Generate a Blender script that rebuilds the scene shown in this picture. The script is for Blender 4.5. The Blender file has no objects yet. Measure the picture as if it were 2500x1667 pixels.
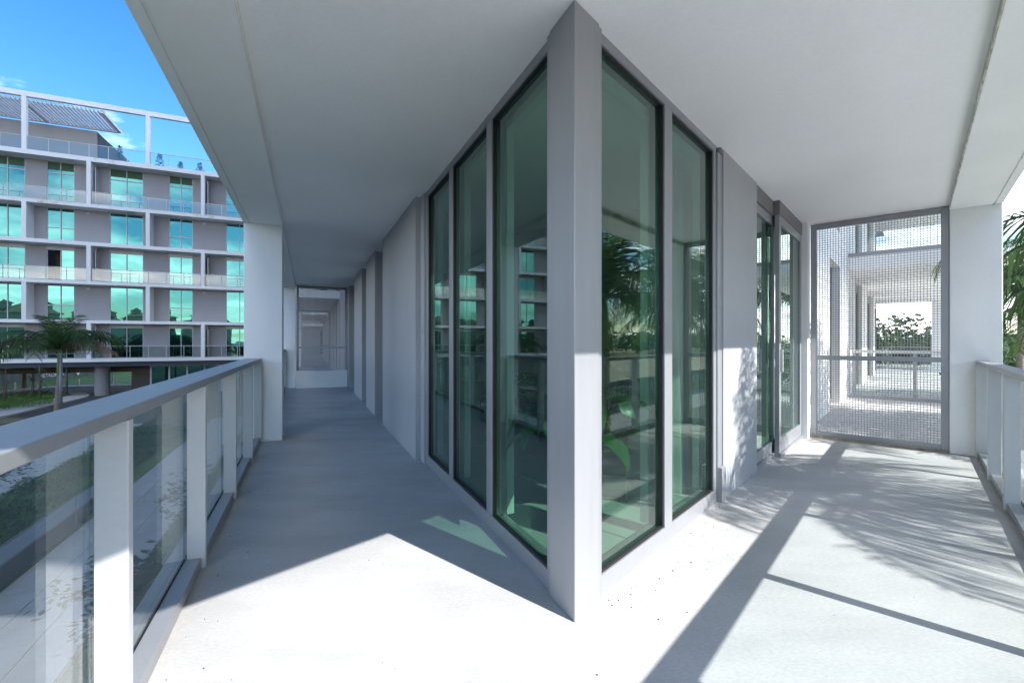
import bpy, bmesh, math, random
from mathutils import Vector, Matrix
random.seed(7)
sc = bpy.context.scene
COL = sc.collection
R_ = math.radians

# ------------------------------------------------------------------ camera
CAM_H = 1.29
FPX, CX, CY = 1120.0, 1250.0, 833.5            # photograph is 2500 x 1667
cd = bpy.data.cameras.new('camera'); cam = bpy.data.objects.new('camera', cd); COL.objects.link(cam)
cd.sensor_width = 36.0; cd.lens = FPX / 2500.0 * 36.0
cd.clip_start = 0.05; cd.clip_end = 3000.0
cam.location = (0, 0, CAM_H); cam.rotation_euler = (R_(90), 0, 0)
sc.camera = cam

# ------------------------------------------------------------------ sun + sky
SUN_EL = R_(39.6)
SUN_H = Vector((0.752, -0.659, 0))              # horizontal direction towards the sun
sun_pos = Vector((SUN_H.x * math.cos(SUN_EL), SUN_H.y * math.cos(SUN_EL), math.sin(SUN_EL)))
sd = bpy.data.lights.new('sun', 'SUN'); sd.energy = 2.8; sd.angle = R_(0.53); sd.color = (1.0, 0.975, 0.94)
sun = bpy.data.objects.new('sun', sd); COL.objects.link(sun)
sun.rotation_euler = (-sun_pos).to_track_quat('-Z', 'Y').to_euler(); sun.location = (0, 0, 120)

w = bpy.data.worlds.new('World'); sc.world = w; w.use_nodes = True
nt = w.node_tree; nt.nodes.clear()
def N(tree, kind, **kw):
    n = tree.nodes.new(kind)
    for k, v in kw.items(): setattr(n, k, v)
    return n
out = N(nt, 'ShaderNodeOutputWorld'); bg = N(nt, 'ShaderNodeBackground'); bg.inputs[1].default_value = 0.112
sky = N(nt, 'ShaderNodeTexSky', sky_type='NISHITA', sun_disc=False, sun_elevation=SUN_EL,
        sun_rotation=math.atan2(SUN_H.x, SUN_H.y), altitude=0.0, air_density=1.0, dust_density=0.4, ozone_density=2.5)
hs = N(nt, 'ShaderNodeHueSaturation'); hs.inputs['Saturation'].default_value = 1.33; hs.inputs['Value'].default_value = 0.70
nt.links.new(sky.outputs[0], hs.inputs['Color'])
tc = N(nt, 'ShaderNodeTexCoord'); sep = N(nt, 'ShaderNodeSeparateXYZ'); nt.links.new(tc.outputs['Generated'], sep.inputs[0])
zc = N(nt, 'ShaderNodeMath', operation='MAXIMUM'); nt.links.new(sep.outputs[2], zc.inputs[0]); zc.inputs[1].default_value = 0.0
za = N(nt, 'ShaderNodeMath', operation='ADD'); nt.links.new(zc.outputs[0], za.inputs[0]); za.inputs[1].default_value = 0.16
dx = N(nt, 'ShaderNodeMath', operation='DIVIDE'); nt.links.new(sep.outputs[0], dx.inputs[0]); nt.links.new(za.outputs[0], dx.inputs[1])
dy = N(nt, 'ShaderNodeMath', operation='DIVIDE'); nt.links.new(sep.outputs[1], dy.inputs[0]); nt.links.new(za.outputs[0], dy.inputs[1])
cb = N(nt, 'ShaderNodeCombineXYZ'); nt.links.new(dx.outputs[0], cb.inputs[0]); nt.links.new(dy.outputs[0], cb.inputs[1]); cb.inputs[2].default_value = 14.3
n1 = N(nt, 'ShaderNodeTexNoise'); n1.inputs['Scale'].default_value = 0.85; n1.inputs['Detail'].default_value = 9; n1.inputs['Roughness'].default_value = 0.56
nt.links.new(cb.outputs[0], n1.inputs['Vector'])
ele = N(nt, 'ShaderNodeMapRange'); nt.links.new(sep.outputs[2], ele.inputs[0])
ele.inputs[1].default_value = 0.0; ele.inputs[2].default_value = 0.55; ele.inputs[3].default_value = 0.115; ele.inputs[4].default_value = -0.012
ad = N(nt, 'ShaderNodeMath', operation='ADD'); nt.links.new(n1.outputs[0], ad.inputs[0]); nt.links.new(ele.outputs[0], ad.inputs[1])
ramp = N(nt, 'ShaderNodeValToRGB'); ramp.color_ramp.elements[0].position = 0.53; ramp.color_ramp.elements[1].position = 0.67
nt.links.new(ad.outputs[0], ramp.inputs[0])
n2 = N(nt, 'ShaderNodeTexNoise'); n2.inputs['Scale'].default_value = 2.6; n2.inputs['Detail'].default_value = 6
nt.links.new(cb.outputs[0], n2.inputs['Vector'])
r2 = N(nt, 'ShaderNodeValToRGB'); r2.color_ramp.elements[0].position = 0.35; r2.color_ramp.elements[1].position = 0.62
r2.color_ramp.elements[0].color = (7.6, 7.8, 8.2, 1); r2.color_ramp.elements[1].color = (12.5, 12.4, 12.2, 1)
nt.links.new(n2.outputs[0], r2.inputs[0])
mx = N(nt, 'ShaderNodeMixRGB'); nt.links.new(ramp.outputs[0], mx.inputs[0]); nt.links.new(hs.outputs[0], mx.inputs[1]); nt.links.new(r2.outputs[0], mx.inputs[2])
nt.links.new(mx.outputs[0], bg.inputs[0]); nt.links.new(bg.outputs[0], out.inputs[0])

sc.view_settings.view_transform = 'Standard'; sc.view_settings.look = 'None'
sc.view_settings.exposure = 1.93; sc.view_settings.gamma = 1.0; sc.view_settings.use_curve_mapping = False
cy_ = sc.cycles
cy_.max_bounces = 14; cy_.diffuse_bounces = 5; cy_.glossy_bounces = 5; cy_.transmission_bounces = 6; cy_.transparent_max_bounces = 24
cy_.caustics_reflective = False; cy_.caustics_refractive = False; cy_.sample_clamp_indirect = 6.0
cy_.use_denoising = True
try: cy_.denoiser = 'OPENIMAGEDENOISE'; cy_.denoising_input_passes = 'RGB_ALBEDO_NORMAL'
except Exception: pass

# ------------------------------------------------------------------ frames of reference
C = Vector((0.2875, 2.1046, 0))
dL = Vector((-0.40765, 0.91314, 0)); nL = Vector((-0.91314, -0.40765, 0))
dR = Vector((0.65926, 0.75191, 0)); nR = Vector((0.75191, -0.65926, 0))
LF = (C, dL, nL); RF = (C, dR, nR)
FD = 48.57                                               # facade of the block opposite: distance along dL
BF = (dL * FD, -nL, -dL)                                 # u to the right, t towards us
GZ = -3.4
def pt(fr, s, t, z): v = fr[0] + fr[1] * s + fr[2] * t; return Vector((v.x, v.y, z))
def px(x, y, z=GZ):                                      # pixel of the photograph -> point on the level z
    Y = FPX * (CAM_H - z) / (y - CY); return Vector(((x - CX) / FPX * Y, Y, z))
def meet(fr1, t1, fr2, t2):                              # where line t=t1 of one frame meets t=t2 of the other
    a = fr1[0] + fr1[2] * t1; b = fr2[0] + fr2[2] * t2
    d = b - a; den = fr1[1].x * fr2[1].y - fr1[1].y * fr2[1].x
    k = (d.x * fr2[1].y - d.y * fr2[1].x) / den
    return a + fr1[1] * k
def along(fr, p): return (p - fr[0]).dot(fr[1])

# ------------------------------------------------------------------ materials
MATS = {}
def base_mat(name):
    m = bpy.data.materials.new(name); m.use_nodes = True; MATS[name] = m
    t = m.node_tree; b = t.nodes['Principled BSDF']; return m, t, b
def paint(name, col, rough=0.6, var=0.08, scale=2.0, bump=0.0, bscale=150.0, metal=0.0, detail=5, fine=0.0, spec=0.5, coords='Object', stretch=None):
    m, t, b = base_mat(name)
    c = N(t, 'ShaderNodeTexCoord'); vec = c.outputs[coords]
    if stretch:
        mp = N(t, 'ShaderNodeMapping'); mp.inputs['Scale'].default_value = stretch; t.links.new(vec, mp.inputs[0]); vec = mp.outputs[0]
    nz = N(t, 'ShaderNodeTexNoise'); nz.inputs['Scale'].default_value = scale; nz.inputs['Detail'].default_value = detail; nz.inputs['Roughness'].default_value = 0.6
    t.links.new(vec, nz.inputs['Vector'])
    rp = N(t, 'ShaderNodeValToRGB'); rp.color_ramp.elements[0].position = 0.3; rp.color_ramp.elements[1].position = 0.7
    lo = [max(0, x * (1 - var)) for x in col]; hi = [min(1, x * (1 + var)) for x in col]
    rp.color_ramp.elements[0].color = (*lo, 1); rp.color_ramp.elements[1].color = (*hi, 1)
    t.links.new(nz.outputs[0], rp.inputs[0]); src = rp.outputs[0]
    if fine > 0:
        n3 = N(t, 'ShaderNodeTexNoise'); n3.inputs['Scale'].default_value = 45; n3.inputs['Detail'].default_value = 6; t.links.new(vec, n3.inputs['Vector'])
        mr = N(t, 'ShaderNodeMapRange'); mr.inputs[1].default_value = 0.3; mr.inputs[2].default_value = 0.7; mr.inputs[3].default_value = 1 - fine; mr.inputs[4].default_value = 1 + fine
        t.links.new(n3.outputs[0], mr.inputs[0])
        mm = N(t, 'ShaderNodeMixRGB', blend_type='MULTIPLY'); mm.inputs[0].default_value = 1; t.links.new(src, mm.inputs[1]); t.links.new(mr.outputs[0], mm.inputs[2]); src = mm.outputs[0]
    t.links.new(src, b.inputs['Base Color'])
    b.inputs['Roughness'].default_value = rough; b.inputs['Metallic'].default_value = metal; b.inputs['Specular IOR Level'].default_value = spec
    if bump > 0:
        n4 = N(t, 'ShaderNodeTexNoise'); n4.inputs['Scale'].default_value = bscale; n4.inputs['Detail'].default_value = 3; t.links.new(c.outputs[coords], n4.inputs['Vector'])
        bp = N(t, 'ShaderNodeBump'); bp.inputs['Strength'].default_value = bump; bp.inputs['Distance'].default_value = 0.01
        t.links.new(n4.outputs[0], bp.inputs['Height']); t.links.new(bp.outputs[0], b.inputs['Normal'])
    return m
def glass(name, tint, refl=(1, 1, 1), ior=1.5, extra=0.0, rough=0.0):
    """thin architectural glass: each face tints what passes and mirrors by Fresnel"""
    m, t, b = base_mat(name); t.nodes.remove(b)
    o = t.nodes['Material Output']
    tr = N(t, 'ShaderNodeBsdfTransparent'); tr.inputs[0].default_value = (*tint, 1)
    gl = N(t, 'ShaderNodeBsdfGlossy'); gl.inputs[0].default_value = (*refl, 1); gl.inputs['Roughness'].default_value = rough
    geo = N(t, 'ShaderNodeNewGeometry')
    ir = N(t, 'ShaderNodeMapRange'); ir.inputs[3].default_value = ior; ir.inputs[4].default_value = 1 / ior; t.links.new(geo.outputs['Backfacing'], ir.inputs[0])
    fr = N(t, 'ShaderNodeFresnel'); t.links.new(ir.outputs[0], fr.inputs[0])
    ad = N(t, 'ShaderNodeMath', operation='ADD'); ad.use_clamp = True; t.links.new(fr.outputs[0], ad.inputs[0]); ad.inputs[1].default_value = extra
    mix = N(t, 'ShaderNodeMixShader'); t.links.new(ad.outputs[0], mix.inputs[0]); t.links.new(tr.outputs[0], mix.inputs[1]); t.links.new(gl.outputs[0], mix.inputs[2])
    t.links.new(mix.outputs[0], o.inputs[0]); return m
def leafmat(name, col, col2, rough=0.45, trans=0.35):
    m, t, b = base_mat(name); o = t.nodes['Material Output']
    oi = N(t, 'ShaderNodeNewGeometry'); nz = N(t, 'ShaderNodeTexNoise'); nz.inputs['Scale'].default_value = 1.7; nz.inputs['Detail'].default_value = 4
    tcn = N(t, 'ShaderNodeTexCoord'); t.links.new(tcn.outputs['Object'], nz.inputs['Vector'])
    rp = N(t, 'ShaderNodeValToRGB'); rp.color_ramp.elements[0].position = 0.35; rp.color_ramp.elements[1].position = 0.65
    rp.color_ramp.elements[0].color = (*col, 1); rp.color_ramp.elements[1].color = (*col2, 1); t.links.new(nz.outputs[0], rp.inputs[0])
    t.links.new(rp.outputs[0], b.inputs['Base Color']); b.inputs['Roughness'].default_value = rough
    tl = N(t, 'ShaderNodeBsdfTranslucent'); hsn = N(t, 'ShaderNodeHueSaturation'); hsn.inputs['Value'].default_value = 1.7; t.links.new(rp.outputs[0], hsn.inputs['Color']); t.links.new(hsn.outputs[0], tl.inputs[0])
    mix = N(t, 'ShaderNodeMixShader'); mix.inputs[0].default_value = trans; t.links.new(b.outputs[0], mix.inputs[1]); t.links.new(tl.outputs[0], mix.inputs[2]); t.links.new(mix.outputs[0], o.inputs[0])
    return m

M = {}
M['floor'] = paint('floor_coating', (0.43, 0.425, 0.42), 0.75, 0.12, 1.1, 0.13, 90, fine=0.08, stretch=(1, 2.2, 1))
M['white'] = paint('white_stucco', (0.88, 0.88, 0.87), 0.8, 0.03, 1.4, 0.16, 130, fine=0.015)
M['ceil'] = paint('ceiling_stucco', (0.90, 0.90, 0.895), 0.85, 0.025, 0.9, 0.22, 110, fine=0.02)
M['grey'] = paint('grey_stucco', (0.40, 0.41, 0.43), 0.8, 0.05, 1.1, 0.2, 120, fine=0.03)
M['alu'] = paint('grey_aluminium', (0.33, 0.34, 0.36), 0.42, 0.05, 3, 0.02, 300, metal=0.35, fine=0.02)
M['alu_lt'] = paint('pale_aluminium', (0.60, 0.61, 0.62), 0.4, 0.04, 3, 0.015, 300, metal=0.15, fine=0.015)
M['alu_dk'] = paint('taupe_frame', (0.21, 0.205, 0.205), 0.45, 0.07, 3, 0.02, 300, metal=0.3, fine=0.03)
M['column'] = paint('column_cladding', (0.34, 0.345, 0.36), 0.42, 0.05, 1.2, 0.01, 200, metal=0.25, fine=0.02, stretch=(6, 6, 0.6))
M['black'] = paint('black_gasket', (0.012, 0.012, 0.013), 0.5, 0.1)
M['sealant'] = paint('dirty_sealant', (0.33, 0.28, 0.21), 0.8, 0.35, 14, 0.2, 100)
M['trim'] = paint('white_trim', (0.72, 0.73, 0.72), 0.5, 0.03)
M['glazing'] = glass('green_glazing', (0.62, 0.77, 0.70), (0.93, 1.0, 0.97), 1.5, 0.055)
M['railglass'] = glass('rail_glass', (0.89, 0.925, 0.92), (1, 1, 1), 1.5, 0.02)
M['wire'] = paint('galvanised_wire', (0.40, 0.39, 0.40), 0.45, 0.1, 20, metal=0.5)
M['tile'] = paint('marble_tile', (0.50, 0.49, 0.47), 0.28, 0.07, 1.6, fine=0.02, detail=9)
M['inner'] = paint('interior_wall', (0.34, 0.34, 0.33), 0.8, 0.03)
M['curtain'] = None
M['frame_w'] = paint('far_white_frame', (0.74, 0.75, 0.77), 0.8, 0.04, 0.4, fine=0.02)
M['far_grey'] = paint('far_grey_wall', (0.33, 0.32, 0.335), 0.85, 0.06, 0.5, fine=0.03, coords='Object')
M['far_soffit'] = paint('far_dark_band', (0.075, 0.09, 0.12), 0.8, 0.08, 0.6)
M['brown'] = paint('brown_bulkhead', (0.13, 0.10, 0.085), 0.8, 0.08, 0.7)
M['far_alu'] = paint('far_window_frame', (0.45, 0.46, 0.48), 0.45, 0.05, 3, metal=0.2)
M['asphalt'] = paint('asphalt', (0.055, 0.058, 0.064), 0.85, 0.15, 1.0, 0.3, 60, fine=0.12)
M['pavement'] = paint('pavement_concrete', (0.45, 0.45, 0.44), 0.85, 0.1, 0.8, 0.2, 40, fine=0.06)
M['paver'] = paint('paver_concrete', (0.46, 0.46, 0.455), 0.8, 0.12, 1.5, 0.25, 30, fine=0.08)
M['lawn'] = paint('lawn_grass', (0.075, 0.15, 0.022), 0.9, 0.4, 0.9, 0.6, 25, fine=0.3, detail=9)
M['ground'] = paint('scrub_ground', (0.13, 0.125, 0.07), 0.95, 0.4, 0.06, 0.5, 3, fine=0.2, detail=9)
M['sand'] = paint('sandy_soil', (0.33, 0.28, 0.20), 0.95, 0.25, 0.15, 0.4, 3, fine=0.15, detail=9)
M['bounce_concrete'] = paint('bounce_concrete', (0.58, 0.57, 0.56), 0.85, 0.08, 0.8, 0.2, 40, fine=0.05)  # made extra pale to reflect sunlight up onto the balcony ceiling
M['pale_road'] = paint('bounce_road', (0.27, 0.27, 0.27), 0.85, 0.12, 0.5, 0.2, 40, fine=0.08)  # asphalt lightened so the road bounces sunlight to the ceiling
M['yellow'] = paint('yellow_paint', (0.55, 0.36, 0.04), 0.7, 0.1)
M['trunk'] = paint('palm_trunk', (0.24, 0.20, 0.165), 0.9, 0.25, 3.0, 0.5, 8, stretch=(1, 1, 7))
M['shaft'] = paint('green_crownshaft', (0.17, 0.20, 0.035), 0.55, 0.2, 2.0, stretch=(3, 3, 0.6))
M['bark'] = paint('tree_bark', (0.12, 0.10, 0.085), 0.9, 0.3, 6, 0.5, 20)
M['palm'] = leafmat('palm_leaf', (0.022, 0.055, 0.014), (0.06, 0.115, 0.024))
M['palm_dry'] = leafmat('dry_palm_leaf', (0.14, 0.085, 0.055), (0.22, 0.145, 0.10))
M['leaf'] = leafmat('tree_leaf', (0.022, 0.05, 0.018), (0.055, 0.10, 0.03))
M['hedge'] = leafmat('hedge_leaf', (0.045, 0.115, 0.02), (0.11, 0.20, 0.04))
M['house'] = leafmat('houseplant_leaf', (0.02, 0.10, 0.02), (0.045, 0.17, 0.035), 0.35, 0.15)
M['pot'] = paint('dark_pot', (0.02, 0.02, 0.02), 0.4, 0.1)
M['brass'] = paint('brass', (0.35, 0.25, 0.08), 0.5, 0.08, metal=0.8)
M['banner'] = paint('printed_banner', (0.018, 0.05, 0.055), 0.6, 0.45, 1.2, detail=8)
M['letter'] = paint('white_print', (0.7, 0.72, 0.72), 0.6, 0.03)
M['steel'] = paint('lamp_grey', (0.20, 0.22, 0.25), 0.45, 0.05, metal=0.2)
M['terracotta'] = paint('roof_tile', (0.28, 0.16, 0.10), 0.8, 0.15)
M['stuccoY'] = paint('pale_stucco', (0.55, 0.5, 0.42), 0.9, 0.05, 0.4)
def farglass(name, tint, k=0.62, dark=(0.006, 0.02, 0.018)):
    m, t, b = base_mat(name); t.nodes.remove(b); o = t.nodes['Material Output']
    df = N(t, 'ShaderNodeBsdfDiffuse'); df.inputs[0].default_value = (*dark, 1)
    gl = N(t, 'ShaderNodeBsdfGlossy'); gl.inputs['Roughness'].default_value = 0.012
    gl.inputs[0].default_value = (*tint, 1)
    c = N(t, 'ShaderNodeTexCoord'); nz = N(t, 'ShaderNodeTexNoise'); nz.inputs['Scale'].default_value = 0.8; nz.inputs['Detail'].default_value = 1
    t.links.new(c.outputs['Object'], nz.inputs['Vector'])
    bp = N(t, 'ShaderNodeBump'); bp.inputs['Strength'].default_value = 0.05; bp.inputs['Distance'].default_value = 0.06
    t.links.new(nz.outputs[0], bp.inputs['Height']); t.links.new(bp.outputs[0], gl.inputs['Normal'])
    mix = N(t, 'ShaderNodeMixShader'); mix.inputs[0].default_value = k
    t.links.new(df.outputs[0], mix.inputs[1]); t.links.new(gl.outputs[0], mix.inputs[2]); t.links.new(mix.outputs[0], o.inputs[0]); return m
M['farglass'] = farglass('teal_mirror_glass', (0.17, 0.47, 0.43), 0.5)
M['shade'] = paint('green_roller_shade', (0.05, 0.11, 0.06), 0.7, 0.1)
m, t, b = base_mat('sheer_curtain'); o = t.nodes['Material Output']; tr = N(t, 'ShaderNodeBsdfTransparent'); tl = N(t, 'ShaderNodeBsdfTranslucent'); tl.inputs[0].default_value = (0.75, 0.76, 0.74, 1)
b.inputs['Base Color'].default_value = (0.75, 0.76, 0.74, 1); b.inputs['Roughness'].default_value = 0.9
m1 = N(t, 'ShaderNodeMixShader'); m1.inputs[0].default_value = 0.5; t.links.new(b.outputs[0], m1.inputs[1]); t.links.new(tl.outputs[0], m1.inputs[2])
m2 = N(t, 'ShaderNodeMixShader'); wv = N(t, 'ShaderNodeTexNoise'); wv.inputs['Scale'].default_value = 300
mr = N(t, 'ShaderNodeMapRange'); mr.inputs[3].default_value = 0.72; mr.inputs[4].default_value = 0.92; t.links.new(wv.outputs[0], mr.inputs[0]); t.links.new(mr.outputs[0], m2.inputs[0])
t.links.new(tr.outputs[0], m2.inputs[1]); t.links.new(m1.outputs[0], m2.inputs[2]); t.links.new(m2.outputs[0], o.inputs[0]); M['curtain'] = m
# speckled upholstery
m, t, b = base_mat('speckled_fabric'); vo = N(t, 'ShaderNodeTexVoronoi'); vo.inputs['Scale'].default_value = 55
rp = N(t, 'ShaderNodeValToRGB'); rp.color_ramp.interpolation = 'CONSTANT'; rp.color_ramp.elements[0].color = (0.6, 0.62, 0.6, 1); rp.color_ramp.elements[1].position = 0.42; rp.color_ramp.elements[1].color = (0.05, 0.06, 0.06, 1)
tcn = N(t, 'ShaderNodeTexCoord'); t.links.new(tcn.outputs['Object'], vo.inputs['Vector']); t.links.new(vo.outputs[0], rp.inputs[0]); t.links.new(rp.outputs[0], b.inputs['Base Color']); b.inputs['Roughness'].default_value = 0.9; M['speckle'] = m
# stained slab edge
m, t, b = base_mat('stained_slab_edge'); tcn = N(t, 'ShaderNodeTexCoord'); nz = N(t, 'ShaderNodeTexNoise'); nz.inputs['Scale'].default_value = 0.55; nz.inputs['Detail'].default_value = 8; nz.inputs['Roughness'].default_value = 0.75
t.links.new(tcn.outputs['Object'], nz.inputs['Vector']); rp = N(t, 'ShaderNodeValToRGB'); rp.color_ramp.elements[0].position = 0.56; rp.color_ramp.elements[1].position = 0.72
rp.color_ramp.elements[0].color = (0.72, 0.73, 0.75, 1); rp.color_ramp.elements[1].color = (0.45, 0.33, 0.18, 1); t.links.new(nz.outputs[0], rp.inputs[0]); t.links.new(rp.outputs[0], b.inputs['Base Color']); b.inputs['Roughness'].default_value = 0.85; M['stained'] = m

# ------------------------------------------------------------------ mesh helpers
ORG = {}
class MB:
    def __init__(s): s.v = []; s.f = []; s.m = []
    def add(s, vs, fs):
        k = len(s.v); s.v += [Vector(v) for v in vs]; s.f += [tuple(i + k for i in f) for f in fs]; return s
    def box(s, fr, s0, s1, t0, t1, z0, z1):
        vs = [pt(fr, a, b, z) for z in (z0, z1) for a, b in ((s0, t0), (s1, t0), (s1, t1), (s0, t1))]
        return s.add(vs, [(0, 1, 2, 3), (4, 5, 6, 7), (0, 1, 5, 4), (1, 2, 6, 5), (2, 3, 7, 6), (3, 0, 4, 7)])
    def prism(s, pts, z0, z1):
        n = len(pts); vs = [Vector((p[0], p[1], z0)) for p in pts] + [Vector((p[0], p[1], z1)) for p in pts]
        return s.add(vs, [tuple(range(n)), tuple(range(n, 2 * n))] + [(i, (i + 1) % n, n + (i + 1) % n, n + i) for i in range(n)])
    def tube(s, pts, rad, n=8, cap=True):
        pts = [Vector(p) for p in pts]; rad = rad if isinstance(rad, (list, tuple)) else [rad] * len(pts)
        k = len(s.v); up = Vector((0, 0, 1))
        for i, p in enumerate(pts):
            d = (pts[min(i + 1, len(pts) - 1)] - pts[max(i - 1, 0)]).normalized()
            a = d.cross(up if abs(d.z) < 0.95 else Vector((1, 0, 0))).normalized(); b = d.cross(a).normalized()
            for j in range(n):
                an = 2 * math.pi * j / n; s.v.append(p + (a * math.cos(an) + b * math.sin(an)) * rad[i])
        for i in range(len(pts) - 1):
            for j in range(n):
                s.f.append((k + i * n + j, k + i * n + (j + 1) % n, k + (i + 1) * n + (j + 1) % n, k + (i + 1) * n + j))
        if cap:
            s.f.append(tuple(k + j for j in range(n))); e = k + (len(pts) - 1) * n; s.f.append(tuple(e + j for j in range(n)))
        return s
    def build(s, name, mat, parent=None, bevel=0.0, smooth=False, recalc=True, label=None, cat=None, group=None, kind=None, loc=None):
        if parent is not None: org = ORG[parent.name]
        elif loc is not None: org = Vector(loc)
        else:
            xs = [v.x for v in s.v]; ys = [v.y for v in s.v]
            org = Vector(((min(xs) + max(xs)) / 2, (min(ys) + max(ys)) / 2, min(v.z for v in s.v)))
        me = bpy.data.meshes.new(name); me.from_pydata([v - org for v in s.v], [], s.f)
        if recalc:
            bm = bmesh.new(); bm.from_mesh(me); bmesh.ops.recalc_face_normals(bm, faces=bm.faces); bm.to_mesh(me); bm.free()
        me.materials.append(mat)
        if smooth:
            for p in me.polygons: p.use_smooth = True
        o = bpy.data.objects.new(name, me); COL.objects.link(o)
        if parent is not None: o.parent = parent
        else: o.location = org
        ORG[o.name] = org
        if bevel > 0:
            bv = o.modifiers.new('bevel', 'BEVEL'); bv.width = bevel; bv.segments = 2; bv.limit_method = 'ANGLE'
        tag(o, label, cat, group, kind); return o
def tag(o, label=None, cat=None, group=None, kind=None):
    if label: o['label'] = label
    if cat: o['category'] = cat
    if group: o['group'] = group
    if kind: o['kind'] = kind
def thing(name, loc, label, cat, group=None):
    o = bpy.data.objects.new(name, None); COL.objects.link(o); o.location = loc; o.empty_display_size = 0.2
    ORG[o.name] = Vector(loc); tag(o, label, cat, group); return o
def bx(name, mat, fr, dims, parent=None, **kw): return MB().box(fr, *dims).build(name, mat, parent, **kw)

# ================================================================== OUR BUILDING
ZC = 2.86                                                # balcony ceiling
ZB = 2.80                                                # soffit of the edge beams
tip = meet(LF, 1.88, RF, 1.92)
def wedge(tl, tr, sl, sr):                               # outline: tip, along L, inside, along R
    a = meet(LF, tl, RF, tr); l = pt(LF, sl, tl, 0); r = pt(RF, sr, tr, 0)
    li = pt(LF, sl, -6, 0); ri = pt(RF, sr, -6, 0)
    return [a, l, li, ri, r]
MB().prism(wedge(1.875, 1.92, 70, 40), -0.28, 0.0).build('balcony_floor', M['floor'], kind='structure', loc=(0, 0, 0))
cl = MB().prism(wedge(1.86, 1.90, 12.62, 5.72), ZC, 3.12).build('balcony_ceiling', M['ceil'], kind='structure', loc=(0, 0, 0))
# edge beams with a drip groove near the outer edge
def beam(fr, ti, to, s0, s1, mit):
    b = MB()
    for a, c, zz in ((ti, to - 0.075, ZB), (to - 0.075, to - 0.06, ZB + 0.014), (to - 0.06, to, ZB)):
        pa, pb, pc, pd = mit(a), mit(c), pt(fr, s1, c, 0), pt(fr, s1, a, 0)
        b.prism([pa, pb, pc, pd], zz, ZC + 0.02)
    return b
beam(LF, 1.417, 1.86, 0, 12.62, lambda t: meet(LF, t, RF, t + 0.05)).build('edge_beam', M['white'], cl)
beam(RF, 1.4775, 1.90, 0, 5.9, lambda t: meet(RF, t, LF, t - 0.046)).build('edge_beam', M['white'], cl)

M['algae'] = paint('algae_joint', (0.62, 0.62, 0.52), 0.9, 0.45, 14, 0.1, 60)
bx('sealant_joint', M['algae'], RF, (-1.2, 5.5, 1.471, 1.4773, ZB + 0.004, ZC - 0.001), cl)
bx('sealant_joint', M['white'], LF, (-1.2, 4.88, 1.412, 1.4168, ZB + 0.03, ZC - 0.001), cl)
def pier(fr, s0, s1, t0, t1, z1, label, grp='white concrete piers of the balcony'):
    MB().box(fr, s0, s1, t0, t1, 0.0, z1).build('concrete_pier', M['white'], bevel=0.008, label=label, cat='pier', group=grp)
pier(LF, 4.89, 5.27, 1.417, 1.855, ZB, 'white pier where the sloping grey handrail of the shaded walkway ends')
pier(LF, 12.28, 12.62, 1.417, 1.855, ZB, 'white pier beside the mesh screen at the end of the shaded walkway')
pier(RF, 5.53, 5.9, 1.4775, 1.90, ZB, 'white pier between the sunlit mesh screen and the palm trees')

# walls -------------------------------------------------------------
def wallpiece(fr, s0, s1, t0, t1, z0, z1, label, mat='grey', name='wall_panel'):
    return MB().box(fr, s0, s1, t0, t1, z0, z1).build(name, M[mat], bevel=0.006, label=label, cat='wall', group='grey stucco wall panels')
TW = 0.05
wallpiece(LF, 3.165, 5.534, -0.25, TW, 0, ZC, 'wide grey stucco wall panel next to the three tall green panes')
wallpiece(LF, 6.445, 7.73, -0.25, TW, 0, ZC, 'grey stucco wall panel between the first two slot windows of the walkway')
wallpiece(LF, 8.52, 10.24, -0.25, TW, 0, ZC, 'grey stucco wall panel just before the walkway doorway')
wallpiece(LF, 11.85, 12.62, -0.25, TW, 0, ZC, 'narrow grey stucco wall panel next to the mesh screen of the walkway')
wallpiece(RF, 2.19, 3.244, -0.25, 0.0, 0, ZC, 'grey stucco wall panel dappled with palm leaf shadow')
wallpiece(RF, 5.36, 5.52, -0.25, 0.115, 0, ZC, 'narrow pale wall strip between sliding door and sunlit mesh screen', 'white')

# slot windows in the walkway wall
def slot(s0, s1, label, door=False):
    th = thing('slot_window' if not door else 'walkway_door', pt(LF, (s0 + s1) / 2, -0.1, 0), label, 'window' if not door else 'door')
    fr = MB(); fr.box(LF, s0, s0 + 0.06, -0.18, -0.08, 0, ZC); fr.box(LF, s1 - 0.06, s1, -0.18, -0.08, 0, ZC)
    fr.box(LF, s0 + 0.06, s1 - 0.06, -0.18, -0.08, 2.74, ZC); fr.box(LF, s0 + 0.06, s1 - 0.06, -0.18, -0.08, 0, 0.09)
    fr.build('frame', M['alu'], th)
    bx('pane', M['glazing'], LF, (s0 + 0.06, s1 - 0.06, -0.14, -0.12, 0.09, 2.74), th)
    bx('gasket', M['black'], LF, (s0 + 0.06, s0 + 0.075, -0.119, -0.10, 0.09, 2.74), th)
slot(5.534, 6.445, 'tall slot window after the wide grey wall panel of the walkway')
slot(7.73, 8.52, 'tall slot window, second from the corner along the walkway')
slot(10.24, 11.85, 'tall dark doorway close to the mesh screen of the walkway', True)

# corner column ------------------------------------------------------
col = thing('corner_column', pt(LF, 0.1, -0.05, 0), 'grey metal clad column at the sharp glass corner', 'column')
inner = meet(LF, -0.10, RF, -0.10)
foot = [C, pt(LF, 0.242, 0, 0), pt(LF, 0.242, -0.1, 0), inner, pt(RF, 0.222, -0.1, 0), pt(RF, 0.222, 0, 0)]
MB().prism(foot, 0, ZC).build('cladding', M['column'], col, bevel=0.006)
MB().box(LF, 0.243, 0.286, -0.13, -0.012, 0, ZC).build('jamb', M['alu'], col)
MB().box(RF, 0.223, 0.262, -0.13, -0.012, 0, ZC).build('jamb', M['alu'], col)

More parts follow.
